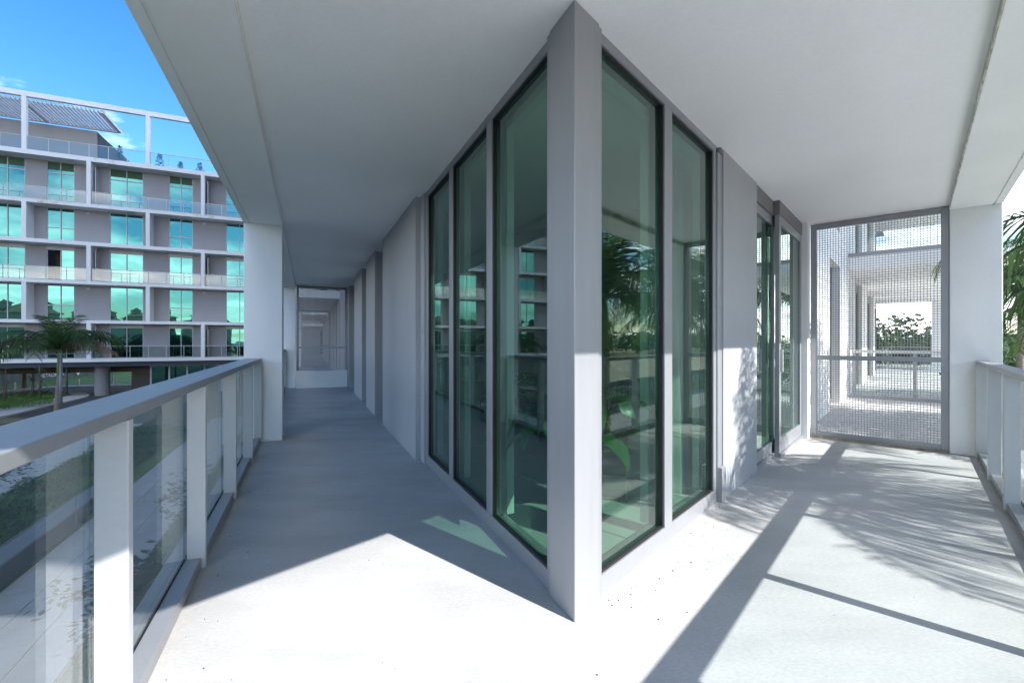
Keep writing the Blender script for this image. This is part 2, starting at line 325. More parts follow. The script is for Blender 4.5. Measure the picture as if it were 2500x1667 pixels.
# curtain wall glazing ----------------------------------------------
def glazing(fr, panes, mull, s_end, label, tf=-0.025):
    th = thing('glass_wall', pt(fr, s_end / 2, tf, 0), label, 'window', 'glass walls of the corner room')
    zs, zh = 0.10, 2.805
    a0, a1 = panes[0][0], s_end
    bx('sill', M['alu'], fr, (a0, a1, tf - 0.11, tf, 0, zs), th, bevel=0.003)
    bx('head', M['alu'], fr, (a0, a1, tf - 0.11, tf, zh, ZC), th, bevel=0.003)
    for s0, s1 in mull:
        mu = bx('mullion', M['alu'], fr, (s0, s1, tf - 0.11, tf - 0.001, zs, zh), th, bevel=0.003)
        bx('cover_strip', M['trim'], fr, (s0 - 0.012, s1 + 0.012, tf - 0.165, tf - 0.112, zs, zh), mu)
    for s0, s1 in panes:
        p = bx('pane', M['glazing'], fr, (s0, s1, tf - 0.055, tf - 0.035, zs, zh), th)
        g = MB(); w_ = 0.013
        g.box(fr, s0, s0 + w_, tf - 0.034, tf - 0.012, zs, zh); g.box(fr, s1 - w_, s1, tf - 0.034, tf - 0.012, zs, zh)
        g.box(fr, s0 + w_, s1 - w_, tf - 0.034, tf - 0.012, zh - w_, zh); g.box(fr, s0 + w_, s1 - w_, tf - 0.034, tf - 0.012, zs, zs + w_)
        g.build('gasket', M['black'], p)
        tr = MB(); tr.box(fr, s0 + 0.01, s1 - 0.01, tf - 0.165, tf - 0.112, zh - 0.055, zh + 0.05); tr.build('inner_trim', M['trim'], p)
    return th
glazing(LF, [(0.286, 1.108), (1.205, 2.034), (2.133, 2.921)], [(1.108, 1.205), (2.034, 2.133), (2.921, 3.0)], 3.0,
        'three tall green panes between corner column and shaded grey wall')
glazing(RF, [(0.262, 1.075), (1.195, 2.025)], [(1.075, 1.195), (2.025, 2.085)], 2.085,
        'two tall green panes between corner column and palm shadowed wall')
wallpiece(LF, 3.001, 3.164, -0.2, -0.005, 0, ZC, 'slim grey return strip framing the last tall green pane', 'grey')
dp = thing('drain_trim', pt(RF, 2.14, 0, 0), 'slim grey vertical trim with a base shoe beside the green glass', 'trim')
bx('profile', M['alu'], RF, (2.087, 2.188, -0.14, -0.012, 0.28, ZC - 0.05), dp, bevel=0.006)
bx('base_shoe', M['alu'], RF, (2.087, 2.187, -0.12, 0.02, 0, 0.28), dp, bevel=0.004)
MB().tube([pt(RF, 2.15, -0.03, ZC - 0.05), pt(RF, 2.15, -0.03, ZC - 0.002)], 0.028, 10).build('cap', M['alu_dk'], dp)

# sliding door on the sunny side
sd_ = thing('sliding_door', pt(RF, 4.2, 0, 0), 'grey framed sliding glass door near the sunlit mesh screen', 'door')
bx('track', M['alu'], RF, (3.245, 4.02, -0.12, -0.004, 0, 0.045), sd_); bx('track', M['alu'], RF, (4.021, 5.359, -0.12, 0.06, 0, 0.045), sd_)
bx('head', M['alu_dk'], RF, (3.245, 4.02, -0.12, -0.012, 2.70, ZC), sd_, bevel=0.004); bx('head', M['alu_dk'], RF, (4.021, 5.359, -0.12, 0.05, 2.70, ZC), sd_, bevel=0.004)
def leaf(s0, s1, t0, zs):
    lf = MB(); fw = 0.085
    lf.box(RF, s0, s0 + fw, t0 - 0.045, t0, 0.046, 2.699); lf.box(RF, s1 - fw, s1, t0 - 0.045, t0, 0.046, 2.699)
    lf.box(RF, s0 + fw, s1 - fw, t0 - 0.045, t0, 0.046, zs); lf.box(RF, s0 + fw, s1 - fw, t0 - 0.045, t0, 2.6, 2.699)
    d = lf.build('door_leaf', M['alu'], sd_, bevel=0.003)
    bx('pane', M['glazing'], RF, (s0 + fw, s1 - fw, t0 - 0.03, t0 - 0.015, zs, 2.6), d)
    return d
leaf(3.26, 4.16, -0.03, 0.16); l2 = leaf(4.02, 5.34, 0.045, 0.20)
bx('pull_handle', M['alu_lt'], RF, (4.04, 4.065, 0.046, 0.075, 0.95, 1.2), l2)

# railings ------------------------------------------------------------
def railing(fr, s0, s1, posts, ti, label, mit=None, grp='glass balcony railings', cw=0.18, pw=0.045):
    th = thing('glass_railing', pt(fr, (s0 + s1) / 2, ti + 0.08, 0), label, 'railing', grp)
    cap = MB()
    if mit: cap.prism([mit(ti + 0.0), mit(ti + cw), pt(fr, s1, ti + cw, 0), pt(fr, s1, ti, 0)], 1.034, 1.076)
    else: cap.box(fr, s0, s1, ti, ti + cw, 1.034, 1.076)
    cap.build('handrail', M['alu'], th, bevel=0.004)
    edges = [s0] + list(posts) + [s1]
    for p in posts:
        bx('post', M['alu_lt'], fr, (p, p + pw, ti - 0.004, ti + 0.085, 0, 1.033), th, bevel=0.003)
    for a, c in zip(edges[:-1], edges[1:]):
        a2 = a + (pw + 0.001 if a in posts else 0.0)
        if c - a2 < 0.15: continue
        bx('bottom_rail', M['alu'], fr, (a2, c - 0.001, ti + 0.015, ti + 0.092, 0, 0.063), th, bevel=0.003)
        p = bx('glass_panel', M['railglass'], fr, (a + 0.025, c + 0.018, ti + 0.098, ti + 0.110, 0.035, 1.032), th)
        bx('gasket', M['black'], fr, (a2, c - 0.001, ti + 0.0925, ti + 0.0975, 0.0, 0.07), p)
    return th
tipL = meet(LF, 1.655, RF, 1.70); sL0 = along(LF, tipL); sR0 = along(RF, tipL)
tl_ = 1.655; tr_ = 1.69
mitL = lambda t: meet(LF, t, RF, t + (tr_ - tl_)); mitR = lambda t: meet(RF, t, LF, t - (tr_ - tl_))
postsL = [-2.41, -1.17, 0.067, 1.30, 2.543, 3.78, 4.843]
railing(LF, along(LF, mitL(tl_)), 4.888, postsL, tl_, 'long grey capped glass railing ending at the white walkway pier', mitL)
railing(LF, 5.275, 12.275, [5.3, 6.7, 8.1, 9.5, 10.9, 12.22], tl_, 'short glimpsed railing between the two white piers of the walkway')
postsR = [-2.3, -1.2, -0.06, 1.02, 2.22, 3.34, 4.34, 5.455]
railing(RF, along(RF, mitR(tr_)), 5.529, postsR, tr_, 'pale sunlit railing ending at the pier by the palms', mitR, cw=0.118, pw=0.07)

# mesh screens -----------------------------------------------------------
def screen(fr, s, t0, t1, z0, z1, zm, label, fw=0.07, pitch=0.03, wr=0.003, kerb=True):
    th = thing('mesh_screen', pt(fr, s, (t0 + t1) / 2, 0), label, 'screen', 'wire mesh privacy screens')
    d0, d1 = s - 0.03, s + 0.03
    o = MB(); o.box(fr, d0, d1, t0, t0 + fw, z0, z1); o.box(fr, d0, d1, t1 - fw, t1, z0, z1)
    o.box(fr, d0, d1, t0 + fw, t1 - fw, z0, z0 + fw); o.box(fr, d0, d1, t0 + fw, t1 - fw, z1 - fw, z1)
    o.build('frame', M['alu'], th, bevel=0.004)
    bx('crossbar', M['alu'], fr, (d0 + 0.004, d1 - 0.004, t0 + fw, t1 - fw, zm - 0.03, zm + 0.03), th, bevel=0.003)
    for za, zb in ((z0 + fw, zm - 0.03), (zm + 0.03, z1 - fw)):
        b = MB(); n = int(round((t1 - t0 - 2 * fw) / pitch))
        for i in range(1, n):
            t = t0 + fw + (t1 - t0 - 2 * fw) * i / n; b.box(fr, s - 0.006, s - 0.0005, t - wr, t + wr, za, zb)
        n = int(round((zb - za) / pitch))
        for i in range(1, n):
            z = za + (zb - za) * i / n; b.box(fr, s, s + 0.0055, t0 + fw, t1 - fw, z - wr, z + wr)
        b.build('wire_grid', M['wire'], th, kind='stuff')
    return th
screen(RF, 5.58, 0.118, 1.476, 0.02, ZC - 0.005, 1.075, 'sunlit wire mesh screen standing beside the sliding door')
ss = MB()
ss.box(RF, 5.52, 5.53, 0.117, 1.476, 0.0, 0.03).build('sealant_line', M['sealant'], label='stained sealant strip along the foot of the sunlit mesh screen', cat='sealant')
screen(LF, 12.42, 0.055, 1.40, 0.02, ZC - 0.005, 1.12, 'shaded wire mesh screen closing the far end of the walkway', wr=0.0055)
bx('kerb_box', M['white'], LF, (12.08, 12.37, 0.07, 1.40, 0, 0.47), bevel=0.006, label='low white box in front of the walkway mesh screen', cat='box')

# walkway beyond the shaded screen: open court, then more covered bays
def bay(fr, s0, s1, ti, to, label, zb=2.80):
    th = thing('gallery_bay', pt(fr, (s0 + s1) / 2, 0, 0), label, 'gallery')
    bx('slab', M['white'], fr, (s0, s1, -6, to, ZC, 3.15), th)
    bx('beam', M['white'], fr, (s0, s1, ti, to, zb, ZC - 0.001), th)
    bx('pier', M['white'], fr, (s0 + 0.01, s0 + 0.35, ti, to, 0, zb - 0.001), th)
    bx('pier', M['white'], fr, (s1 - 0.36, s1 - 0.01, ti, to, 0, zb - 0.001), th)
    k = s0
    while k < s1 - 1.2:
        bx('wall', M['grey'], fr, (k, k + 1.3, -0.25, 0.05, 0, ZC - 0.001), th)
        w_ = bx('window', M['alu'], fr, (k + 1.3, min(k + 2.2, s1), -0.2, -0.14, 0, ZC - 0.001), th)
        bx('pane', M['glazing'], fr, (k + 1.36, min(k + 2.14, s1), -0.139, -0.12, 0.1, 2.74), w_)
        k += 2.2
    return th
bay(LF, 16.2, 24.0, 1.417, 1.855, 'covered gallery bay seen through the shaded mesh screen')
bay(LF, 27.6, 36.0, 1.417, 1.855, 'last covered gallery bay glimpsed through two mesh screens')
screen(LF, 23.6, 0.055, 1.40, 0.02, ZC - 0.005, 1.12, 'distant mesh screen inside the gallery beyond the walkway', pitch=0.06, wr=0.006)
wallpiece(LF, 12.63, 16.19, -0.25, 0.03, 0, 9, 'grey wall of the open court behind the shaded mesh screen', 'grey')
wallpiece(LF, 24.01, 27.59, -0.25, 0.03, 0, 9, 'grey wall of the second open court far along the walkway', 'grey')

# terrace beyond the sunlit screen ------------------------------------------
tw = thing('terrace_wall', pt(RF, 8.6, -0.1, 0), 'sunlit white terrace wall with a dark tall window behind the mesh', 'wall')
bx('wall', M['white'], RF, (5.76, 8.45, -0.3, 0.0, 0, 9.5), tw); bx('wall', M['white'], RF, (10.02, 11.55, -0.3, 0.0, 0, 9.5), tw)
bx('lintel', M['white'], RF, (8.451, 10.019, -0.3, -0.001, 2.85, 3.55), tw); bx('lintel', M['white'], RF, (8.451, 10.019, -0.3, -0.001, 6.2, 9.5), tw)
for z0, z1 in ((0.0, 2.849), (3.551, 6.199)):
    wf = MB(); wf.box(RF, 8.451, 8.53, -0.22, -0.14, z0, z1); wf.box(RF, 9.94, 10.019, -0.22, -0.14, z0, z1); wf.box(RF, 9.2, 9.27, -0.22, -0.14, z0, z1)
    wf.box(RF, 8.531, 9.199, -0.22, -0.14, z0, z0 + 0.1); wf.box(RF, 9.271, 9.939, -0.22, -0.14, z0, z0 + 0.1); wf.box(RF, 8.531, 9.199, -0.22, -0.14, z0 + 0.9, z0 + 0.95)
    wn = wf.build('window', M['alu_dk'], tw)
    for a, c in ((8.53, 9.2), (9.27, 9.94)): bx('pane', M['glazing'], RF, (a, c, -0.19, -0.175, z0 + 0.1, z1), wn)
cr = thing('terrace_railing', pt(RF, 11.5, 1.0, 0), 'glass railing across the terrace seen through the sunlit mesh', 'railing')
bx('top_rail', M['alu_lt'], RF, (11.45, 11.55, 0.1, 2.25, 1.03, 1.09), cr); bx('bottom_rail', M['alu'], RF, (11.45, 11.55, 0.1, 2.25, 0.0, 0.07), cr)
for t in (0.1, 1.15, 2.19): bx('post', M['alu'], RF, (11.46, 11.54, t, t + 0.06, 0.071, 1.029), cr)
for a, c in ((0.17, 1.14), (1.22, 2.18)): bx('glass_panel', M['railglass'], RF, (11.49, 11.505, a, c, 0.08, 1.03), cr)
hb = thing('terrace_house', pt(RF, 17, 0, 0), 'white covered terrace block with balcony above, beyond the sunlit mesh', 'building')
bx('slab', M['white'], RF, (11.56, 24.5, -0.3, 2.3, 2.98, 3.26), hb); bx('slab', M['white'], RF, (11.56, 24.5, -0.3, 2.3, 6.2, 6.5), hb)
k = 11.56
for a, c in ((11.56, 13.4), (15.4, 17.6), (20.2, 21.4)):
    bx('wall', M['white'], RF, (a, c, -0.3, 0.0, 0, 2.979), hb); bx('wall', M['white'], RF, (a, c, -0.3, 0.0, 3.261, 6.199), hb)
for a, c in ((13.4, 15.4), (17.6, 20.2), (21.4, 24.3)):
    for z0 in (0.0, 3.261):
        wn = MB().box(RF, a, a + 0.08, -0.24, -0.1, z0, z0 + 2.7).box(RF, (a + c) / 2 - 0.05, (a + c) / 2 + 0.05, -0.24, -0.1, z0, z0 + 2.7).box(RF, c - 0.08, c, -0.24, -0.1, z0, z0 + 2.7).box(RF, a, c, -0.24, -0.1, z0 + 2.701, z0 + 2.938).build('window', M['alu_dk'], hb)
        bx('pane', M['glazing'], RF, (a + 0.081, (a + c) / 2 - 0.051, -0.18, -0.16, z0, z0 + 2.7), wn); bx('pane', M['glazing'], RF, ((a + c) / 2 + 0.051, c - 0.081, -0.18, -0.16, z0, z0 + 2.7), wn)
bx('pier', M['white'], RF, (24.1, 24.45, 1.72, 2.25, 0, 2.979), hb)
bx('pier', M['white'], RF, (11.62, 11.95, 1.95, 2.28, 0, 2.979), hb)
bx('rail', M['alu'], RF, (24.38, 24.46, 0.0, 1.719, 1.02, 1.08), hb)
bx('glass_panel', M['railglass'], RF, (24.41, 24.42, 0.0, 1.719, 0.05, 1.02), hb)
ur = bx('upper_railing', M['alu'], RF, (11.57, 11.66, 0.0, 2.28, 3.265, 3.36), hb)
bx('glass_panel', M['railglass'], RF, (11.6, 11.612, 0.0, 2.28, 3.361, 4.28), ur)
bx('roof_sheet', M['white'], RF, (5.76, 11.55, -6, -0.31, 3.0, 3.3), hb)

# interior of the corner room ---------------------------------------------
room = [meet(LF, -0.2, RF, -0.2), pt(LF, 12.2, -0.2, 0), pt(RF, 5.2, -0.2, 0)]
tl0 = MB().prism(room, 0.004, 0.02).build('room_floor', M['tile'], kind='structure', loc=(0, 0, 0))
# individual marble tiles near the glass corner
tmesh = None
o_ = meet(LF, -0.2, RF, -0.2)
import itertools
ta = dR; tb = Vector((-dR.y, dR.x, 0))
tile_m = bpy.data.meshes.new('tile'); bm = bmesh.new(); bmesh.ops.create_cube(bm, size=1); bmesh.ops.scale(bm, vec=(0.596, 0.596, 0.01), verts=bm.verts); bm.to_mesh(tile_m); bm.free(); tile_m.materials.append(M['tile'])
for i in range(0, 12):
    for j in range(0, 7):
        p = o_ + ta * (0.32 + 0.6 * i) + tb * (0.32 + 0.6 * j)
        if (p - C).dot(nL) < -0.62 and (p - C).dot(nR) < -0.45 and (p - C).length < 5.2:
            t_ = bpy.data.objects.new('tile', tile_m); COL.objects.link(t_); t_.parent = tl0; t_.location = (p.x, p.y, 0.0255); t_.rotation_euler = (0, 0, math.atan2(ta.y, ta.x))
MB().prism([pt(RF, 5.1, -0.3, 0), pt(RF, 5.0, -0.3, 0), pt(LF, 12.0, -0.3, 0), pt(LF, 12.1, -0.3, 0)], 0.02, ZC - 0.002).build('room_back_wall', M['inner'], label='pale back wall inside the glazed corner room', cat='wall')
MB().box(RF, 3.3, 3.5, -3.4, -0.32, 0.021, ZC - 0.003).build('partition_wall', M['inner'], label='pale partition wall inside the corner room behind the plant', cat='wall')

def curtain(fr, s0, s1, t, label, seed, flare=0.0):
    rnd = random.Random(seed); b = MB(); n = 70; rows = 10; ph = rnd.random() * 6
    for side in (0, 0.004):
        for r in range(rows + 1):
            z = 0.05 + (2.68 - 0.05) * r / rows; k = (1 - r / rows)
            for i in range(n + 1):
                q = i / n; s = s0 + (s1 - s0) * q + flare * k * k * (q - 0.2); d = 0.035 * math.sin(q * (s1 - s0) * 62 + ph + 0.5 * math.sin(q * 9)) * (0.6 + 0.5 * k) + 0.012 * math.sin(q * 23 + r * .5)
                b.v.append(pt(fr, s, t + d + side, z))
    for sd in range(2):
        k0 = sd * (rows + 1) * (n + 1)
        for r in range(rows):
            for i in range(n):
                a = k0 + r * (n + 1) + i; b.f.append((a, a + 1, a + n + 2, a + n + 1))
    b.build('sheer_curtain', M['curtain'], smooth=True, recalc=False, label=label, cat='curtain', group='sheer white curtains in the corner room')
curtain(RF, 1.5, 2.22, -0.30, 'white sheer curtain gathered behind the pane beside the dappled wall', 3, 0.08)
curtain(LF, 2.45, 3.1, -0.30, 'white sheer curtain behind the last tall pane before the shaded wall', 8)

# houseplant: long broad ribbed leaves
def broad_leaf(b, base, az, length, width, up, droop):
    n = 9; d = Vector((math.cos(az), math.sin(az), 0)); side = Vector((-d.y, d.x, 0)); p = Vector(base); ang = up; rows = []
    for i in range(n + 1):
        q = i / n; wq = width * math.sin(math.pi * min(1, q * 0.93 + 0.07)) ** 0.8 * (1 - 0.25 * q); fold = 0.28 * wq
        rows.append([p + side * wq * 0.5 + Vector((0, 0, fold * .6)), p + side * wq * 0.25 + Vector((0, 0, fold * .42)), p.copy(), p - side * wq * 0.25 + Vector((0, 0, fold * .42)), p - side * wq * 0.5 + Vector((0, 0, fold * .6))])
        ang -= droop / n; p = p + (d * math.cos(ang) + Vector((0, 0, math.sin(ang)))) * (length / n)
    k = len(b.v)
    for r in rows: b.v += r
    for i in range(n):
        for j in range(4): b.f.append((k + i * 5 + j, k + i * 5 + j + 1, k + (i + 1) * 5 + j + 1, k + (i + 1) * 5 + j))
def houseplant(x, y, potz, poth, label, leaves, stand=False, seed=1):
    rnd = random.Random(seed); base = Vector((x, y, 0.031))
    th = thing('potted_plant', base, label, 'plant', 'house plants behind the corner glass')
    z0 = potz
    prof = [(0.0, z0), (0.135, z0), (0.155, z0 + poth * .5), (0.175, z0 + poth), (0.15, z0 + poth), (0.14, z0 + poth - 0.05), (0, z0 + poth - 0.05)]
    b = MB(); n = 20
    for r, z in prof:
        for j in range(n): b.v.append(Vector((x + r * math.cos(2 * math.pi * j / n), y + r * math.sin(2 * math.pi * j / n), z)))
    for i in range(len(prof) - 1):
        for j in range(n): b.f.append((i * n + j, i * n + (j + 1) % n, (i + 1) * n + (j + 1) % n, (i + 1) * n + j))
    b.build('pot', M['brass'] if stand else M['pot'], th, smooth=True)
    if stand:
        for k in range(4):
            a = k * math.pi / 2 + .5; q = Vector((x + .2 * math.cos(a), y + .2 * math.sin(a), 0)); q2 = Vector((x + .2 * math.cos(a + math.pi / 2), y + .2 * math.sin(a + math.pi / 2), 0))
            MB().tube([q + Vector((0, 0, .031)), q + Vector((0, 0, z0 + .12))], .009, 8).build('leg', M['brass'], th)
            MB().tube([q + Vector((0, 0, .05)), q2 + Vector((0, 0, .05))], .008, 6).build('stretcher', M['brass'], th)
    top = z0 + poth - 0.03
    for (az, ln, wd, up, dr) in leaves:
        b = MB(); az = R_(az); pb = Vector((x, y, top)); h_ = 0.14 + 0.34 * rnd.random(); tipp = pb + Vector((math.cos(az) * .12, math.sin(az) * .12, h_))
        b.tube([pb, pb.lerp(tipp, .5) + Vector((0, 0, .04)), tipp], [.008, .007, .005], 5)
        broad_leaf(b, tipp, az, ln, wd, R_(up), R_(dr)); b.build('leaf', M['house'], th, smooth=True, recalc=False)
houseplant(0.42, 3.06, 0.031, 0.40, 'large leafy green plant in a dark pot right behind the glass corner',
           [(-5, .60, .26, 40, 120), (12, .74, .27, 30, 100), (30, .80, .27, 38, 110), (-42, .36, .22, 60, 135), (-80, .40, .22, 50, 135), (62, .6, .22, 60, 100), (112, .55, .22, 45, 110), (165, .50, .24, 35, 115), (186, .46, .24, 50, 130), (210, .40, .24, 45, 130), (243, .38, .22, 55, 130), (300, .32, .2, 70, 110), (5, .45, .24, 68, 140), (45, .66, .24, 45, 125), (140, .6, .22, 50, 110), (20, .55, .25, 60, 150)], seed=2)
houseplant(0.80, 3.78, 0.42, 0.24, 'leafy green plant on a brass stand behind the sunny pane',
           [(-80, .52, .2, 35, 140), (-45, .42, .2, 50, 135), (-120, .6, .2, 35, 130), (40, .45, .2, 65, 100), (200, .5, .18, 50, 100), (140, .5, .18, 60, 100), (270, .45, .2, 70, 110)], True, 4)
# speckled armchair
ac = thing('armchair', (0.02, 6.0, 0.02), 'speckled grey armchair inside the dim corner room', 'chair')
def soft(name, x0, x1, y0, y1, z0, z1, mt, par, bev=0.05):
    MB().box((Vector((0, 0, 0)), Vector((1, 0, 0)), Vector((0, 1, 0))), x0, x1, y0, y1, z0, z1).build(name, mt, par, bevel=bev, smooth=False)
soft('seat', -.30, .34, 5.72, 6.3, .30, .47, M['speckle'], ac); soft('backrest', -.30, .34, 6.2, 6.36, .40, .86, M['speckle'], ac)
soft('armrest', -.40, -.30, 5.75, 6.32, .28, .62, M['speckle'], ac, .03); soft('armrest', .34, .44, 5.75, 6.32, .28, .62, M['speckle'], ac, .03)
for lx, ly in ((-.32, 5.78), (.36, 5.78), (-.32, 6.28), (.36, 6.28)): MB().tube([(lx, ly, .021), (lx, ly, .3)], .018, 8).build('leg', M['pot'], ac)

# rest of our own tower above (keeps the street side in shade)
tower = thing('apartment_tower', pt(RF, 15, -12, 3.2), 'apartment storeys rising above the corner balcony', 'building')
tb_ = [meet(LF, -0.6, RF, -0.6), pt(LF, 60, -0.6, 0), pt(LF, 60, -25, 0), pt(RF, 45, -25, 0), pt(RF, 45, -0.6, 0)]
MB().prism(tb_, 9.6, 19.4).build('wall', M['grey'], tower)
MB().prism([meet(LF, -0.6, RF, -0.6), pt(LF, 12, -0.6, 0), pt(RF, 5.7, -0.6, 0)], 3.13, 9.59).build('wall', M['grey'], tower)
for k in range(1, 6): MB().prism(wedge(1.86, 1.90, 12.62 if k < 3 else 60, 5.72 if k < 3 else 20), 3.12 + 3.2 * k, 3.35 + 3.2 * k).build('slab', M['white'], tower)

# specks and dead leaves on the floor
b = MB(); rnd = random.Random(11)
def speck(p, r):
    n = rnd.choice((4, 5, 6)); a0 = rnd.random() * 6; k = len(b.v)
    el = rnd.uniform(.35, 1); an = rnd.random() * 3.14
    for zz in (0.0008, 0.004):
        for j in range(n):
            a = a0 + 2 * math.pi * j / n; q = Vector((math.cos(a) * r, math.sin(a) * r * el, 0)); q.rotate(Matrix.Rotation(an, 3, 'Z')); b.v.append(Vector((p.x + q.x, p.y + q.y, zz)))
    b.f.append(tuple(range(k, k + n))); b.f.append(tuple(range(k + n, k + 2 * n)))
    for j in range(n): b.f.append((k + j, k + (j + 1) % n, k + n + (j + 1) % n, k + n + j))
for i in range(150):
    if i < 60: p = pt(RF, rnd.uniform(0.2, 2.4), abs(rnd.gauss(0, .18)) + .01, 0)
    elif i < 95: p = pt(RF, rnd.uniform(-1.5, 5.4), rnd.uniform(.05, 1.6), 0)
    elif i < 125: p = pt(LF, rnd.uniform(-.3, 4.5), 1.62 - abs(rnd.gauss(0, .12)), 0)
    else: p = pt(LF, rnd.uniform(-.8, 4), rnd.uniform(.05, 1.5), 0)
    speck(p, .0011 + .0035 * rnd.random() ** 2.5)
b.build('floor_debris', paint('debris', (0.06, 0.045, 0.03), 0.9, 0.4, 30), kind='stuff', label='scattered specks of dirt on the balcony floor', cat='debris')

# ================================================================== GROUND
def flat(name, pts, z, mat, kind='structure', th=0.02, **kw):
    return MB().prism(pts, z - th, z).build(name, mat, kind=kind, loc=(0, 0, 0), **kw)
X0 = (Vector((0, 0, 0)), Vector((1, 0, 0)), Vector((0, 1, 0)))
MB().add([(-1500, -1500, GZ), (1500, -1500, GZ), (1500, 1500, GZ), (-1500, 1500, GZ)], [(0, 1, 2, 3)]).build('ground', M['ground'], kind='structure', loc=(0, 0, GZ))
def strip(name, fr, s0, s1, t0, t1, z, mat, th=0.02): return flat(name, [pt(fr, s0, t0, 0), pt(fr, s1, t0, 0), pt(fr, s1, t1, 0), pt(fr, s0, t1, 0)], z, mat, th=th)
strip('lawn', LF, -12, 30, 1.4, 4.2, GZ + .02, M['lawn'])
strip('path', LF, -20, 31, 4.25, 6.3, GZ + .04, M['paver'])
strip('planting_bed', LF, -20, 30, 6.35, 9.4, GZ + .03, M['lawn'])
strip('pavement', LF, -30, 30, 9.45, 11.2, GZ + .12, M['pavement'], th=.14)
strip('road', LF, -60, 34, 11.25, 18.5, GZ + .012, M['asphalt'])
# pavers of the path as separate slabs
pav = bpy.data.meshes.new('paver_slab'); bm = bmesh.new(); bmesh.ops.create_cube(bm, size=1); bmesh.ops.scale(bm, vec=(0.785, 0.66, 0.03), verts=bm.verts); bm.to_mesh(pav); bm.free(); pav.materials.append(M['paver'])
pth = bpy.data.objects['path']
for i in range(0, 26):
    for j in range(3):
        o = bpy.data.objects.new('paver_slab', pav); COL.objects.link(o); o.parent = pth
        p = pt(LF, 2 + .8 * i + (.4 if j % 2 else 0), 4.6 + .675 * j, 0); o.location = (p.x, p.y, GZ + .04 + .012 + random.uniform(-.002, .002)); o.rotation_euler = (0, 0, math.atan2(dL.y, dL.x))
# forecourt of the block opposite
P2 = lambda pts: [px(*p) for p in pts]
flat('driveway', P2([(-330, 960), (-60, 975), (60, 957), (200, 943.5), (330, 942), (420, 944), (420, 964), (215, 985), (60, 1020), (-330, 1010)]), GZ + .02, M['asphalt'])
flat('pavement', P2([(-60, 962), (20, 955), (60, 950.5), (120, 946), (200, 942.6), (330, 940), (330, 943.2), (200, 945.8), (120, 949.5), (60, 954.6), (20, 960), (-60, 970)]), GZ + .13, M['pavement'], th=.15)
isl = flat('pavement', P2([(-260, 985), (-20, 975), (60, 968.5), (120, 963.8), (165, 961.5), (205, 962.5), (219, 966), (215, 971), (190, 978), (120, 994), (40, 1014), (-60, 1034), (-260, 1050)]), GZ + .14, M['pavement'], th=.16)
flat('lawn', P2([(-240, 984), (0, 975.5), (60, 970.5), (110, 966.5), (150, 964), (172, 965.2), (170, 968.5), (140, 975), (90, 983), (40, 994), (-20, 1003), (-240, 1012)]), GZ + .2, M['lawn'], th=.08)
# grass rising towards the banner fence
def terr(name, mat, quad, nu, nv, hfun):
    a, b_, c_, d_ = quad; m_ = MB()
    for i in range(nu + 1):
        for j in range(nv + 1):
            u, v = i / nu, j / nv; p = a.lerp(b_, u).lerp(d_.lerp(c_, u), v); m_.v.append(Vector((p.x, p.y, GZ + hfun(u, v))))
    for i in range(nu):
        for j in range(nv): k = i * (nv + 1) + j; m_.f.append((k, k + nv + 1, k + nv + 2, k + 1))
    return m_.build(name, mat, kind='structure', loc=(0, 0, 0), smooth=True, recalc=False)
q = [px(-200, 962), px(330, 940.5), px(330, 940.5) * 1.9, px(-200, 962) * 1.9]
terr('lawn', M['lawn'], q, 30, 12, lambda u, v: .05 + 1.1 * v * v * (0.6 + .4 * math.sin(u * 5 + 1)))

# banner fence with print ---------------------------------------------------
def textobj(txt, size, fr_loc, xaxis, parent, mat, normal):
    cu = bpy.data.curves.new('lettering', 'FONT'); cu.body = txt; cu.size = size; cu.extrude = 0.004; cu.align_x = 'CENTER'; cu.align_y = 'CENTER'; cu.space_character = 1.12
    tmp = bpy.data.objects.new('tmp', cu); COL.objects.link(tmp); bpy.context.view_layer.update()
    me = bpy.data.meshes.new_from_object(tmp.evaluated_get(bpy.context.evaluated_depsgraph_get())); bpy.data.objects.remove(tmp)
    me.materials.clear(); me.materials.append(mat); o = bpy.data.objects.new('lettering', me); COL.objects.link(o); o.parent = parent
    zax = normal.normalized(); xax = xaxis.normalized(); yax = zax.cross(xax)
    mt = Matrix((xax, yax, zax)).transposed().to_4x4(); mt.translation = fr_loc - ORG[parent.name]; o.matrix_local = mt; return o
def banner(A, B, z0, z1, label, posts, texts, seed):
    th = thing('banner_fence', (A + B) / 2 + Vector((0, 0, z0)), label, 'fence', 'printed banner fences of the building site')
    d = (B - A); ln = d.length; d.normalize(); n = Vector((d.y, -d.x, 0))
    if n.dot(-A) < 0: n = -n
    fr = (A, d, n); np_ = posts
    for i in range(np_):
        a, c = ln * i / np_, ln * (i + 1) / np_
        bx('banner_panel', M['banner'], fr, (a + .02, c - .02, -.03, 0, z0, z1), th)
    for i in range(np_ + 1):
        a = ln * i / np_; MB().tube([pt(fr, a, -.08, z0 - .3), pt(fr, a, -.08, z1 + .1)], .035, 6).build('post', M['steel'], th)
    xax = d if d.cross(Vector((0, 0, 1))).dot(n) > 0 else -d
    for (u, txt, sz, zt) in texts: textobj(txt, sz, pt(fr, u, .02, zt), xax, th, M['letter'], n)
    return th, fr
A = px(-40, 945); B = px(330, 906)
A = Vector((A.x, A.y, 0)); B = Vector((B.x, B.y, 0))
def at_px(x, A, B):
    d = Vector(((x - CX) / FPX, 1, 0)); e = B - A; den = d.x * e.y - d.y * e.x; k = (d.x * (-A.y) - d.y * (-A.x)); return -( -k / den) if False else ((A.x * d.y - A.y * d.x) / den)
ub = at_px(127, A, B) * (B - A).length; ut = at_px(190, A, B) * (B - A).length
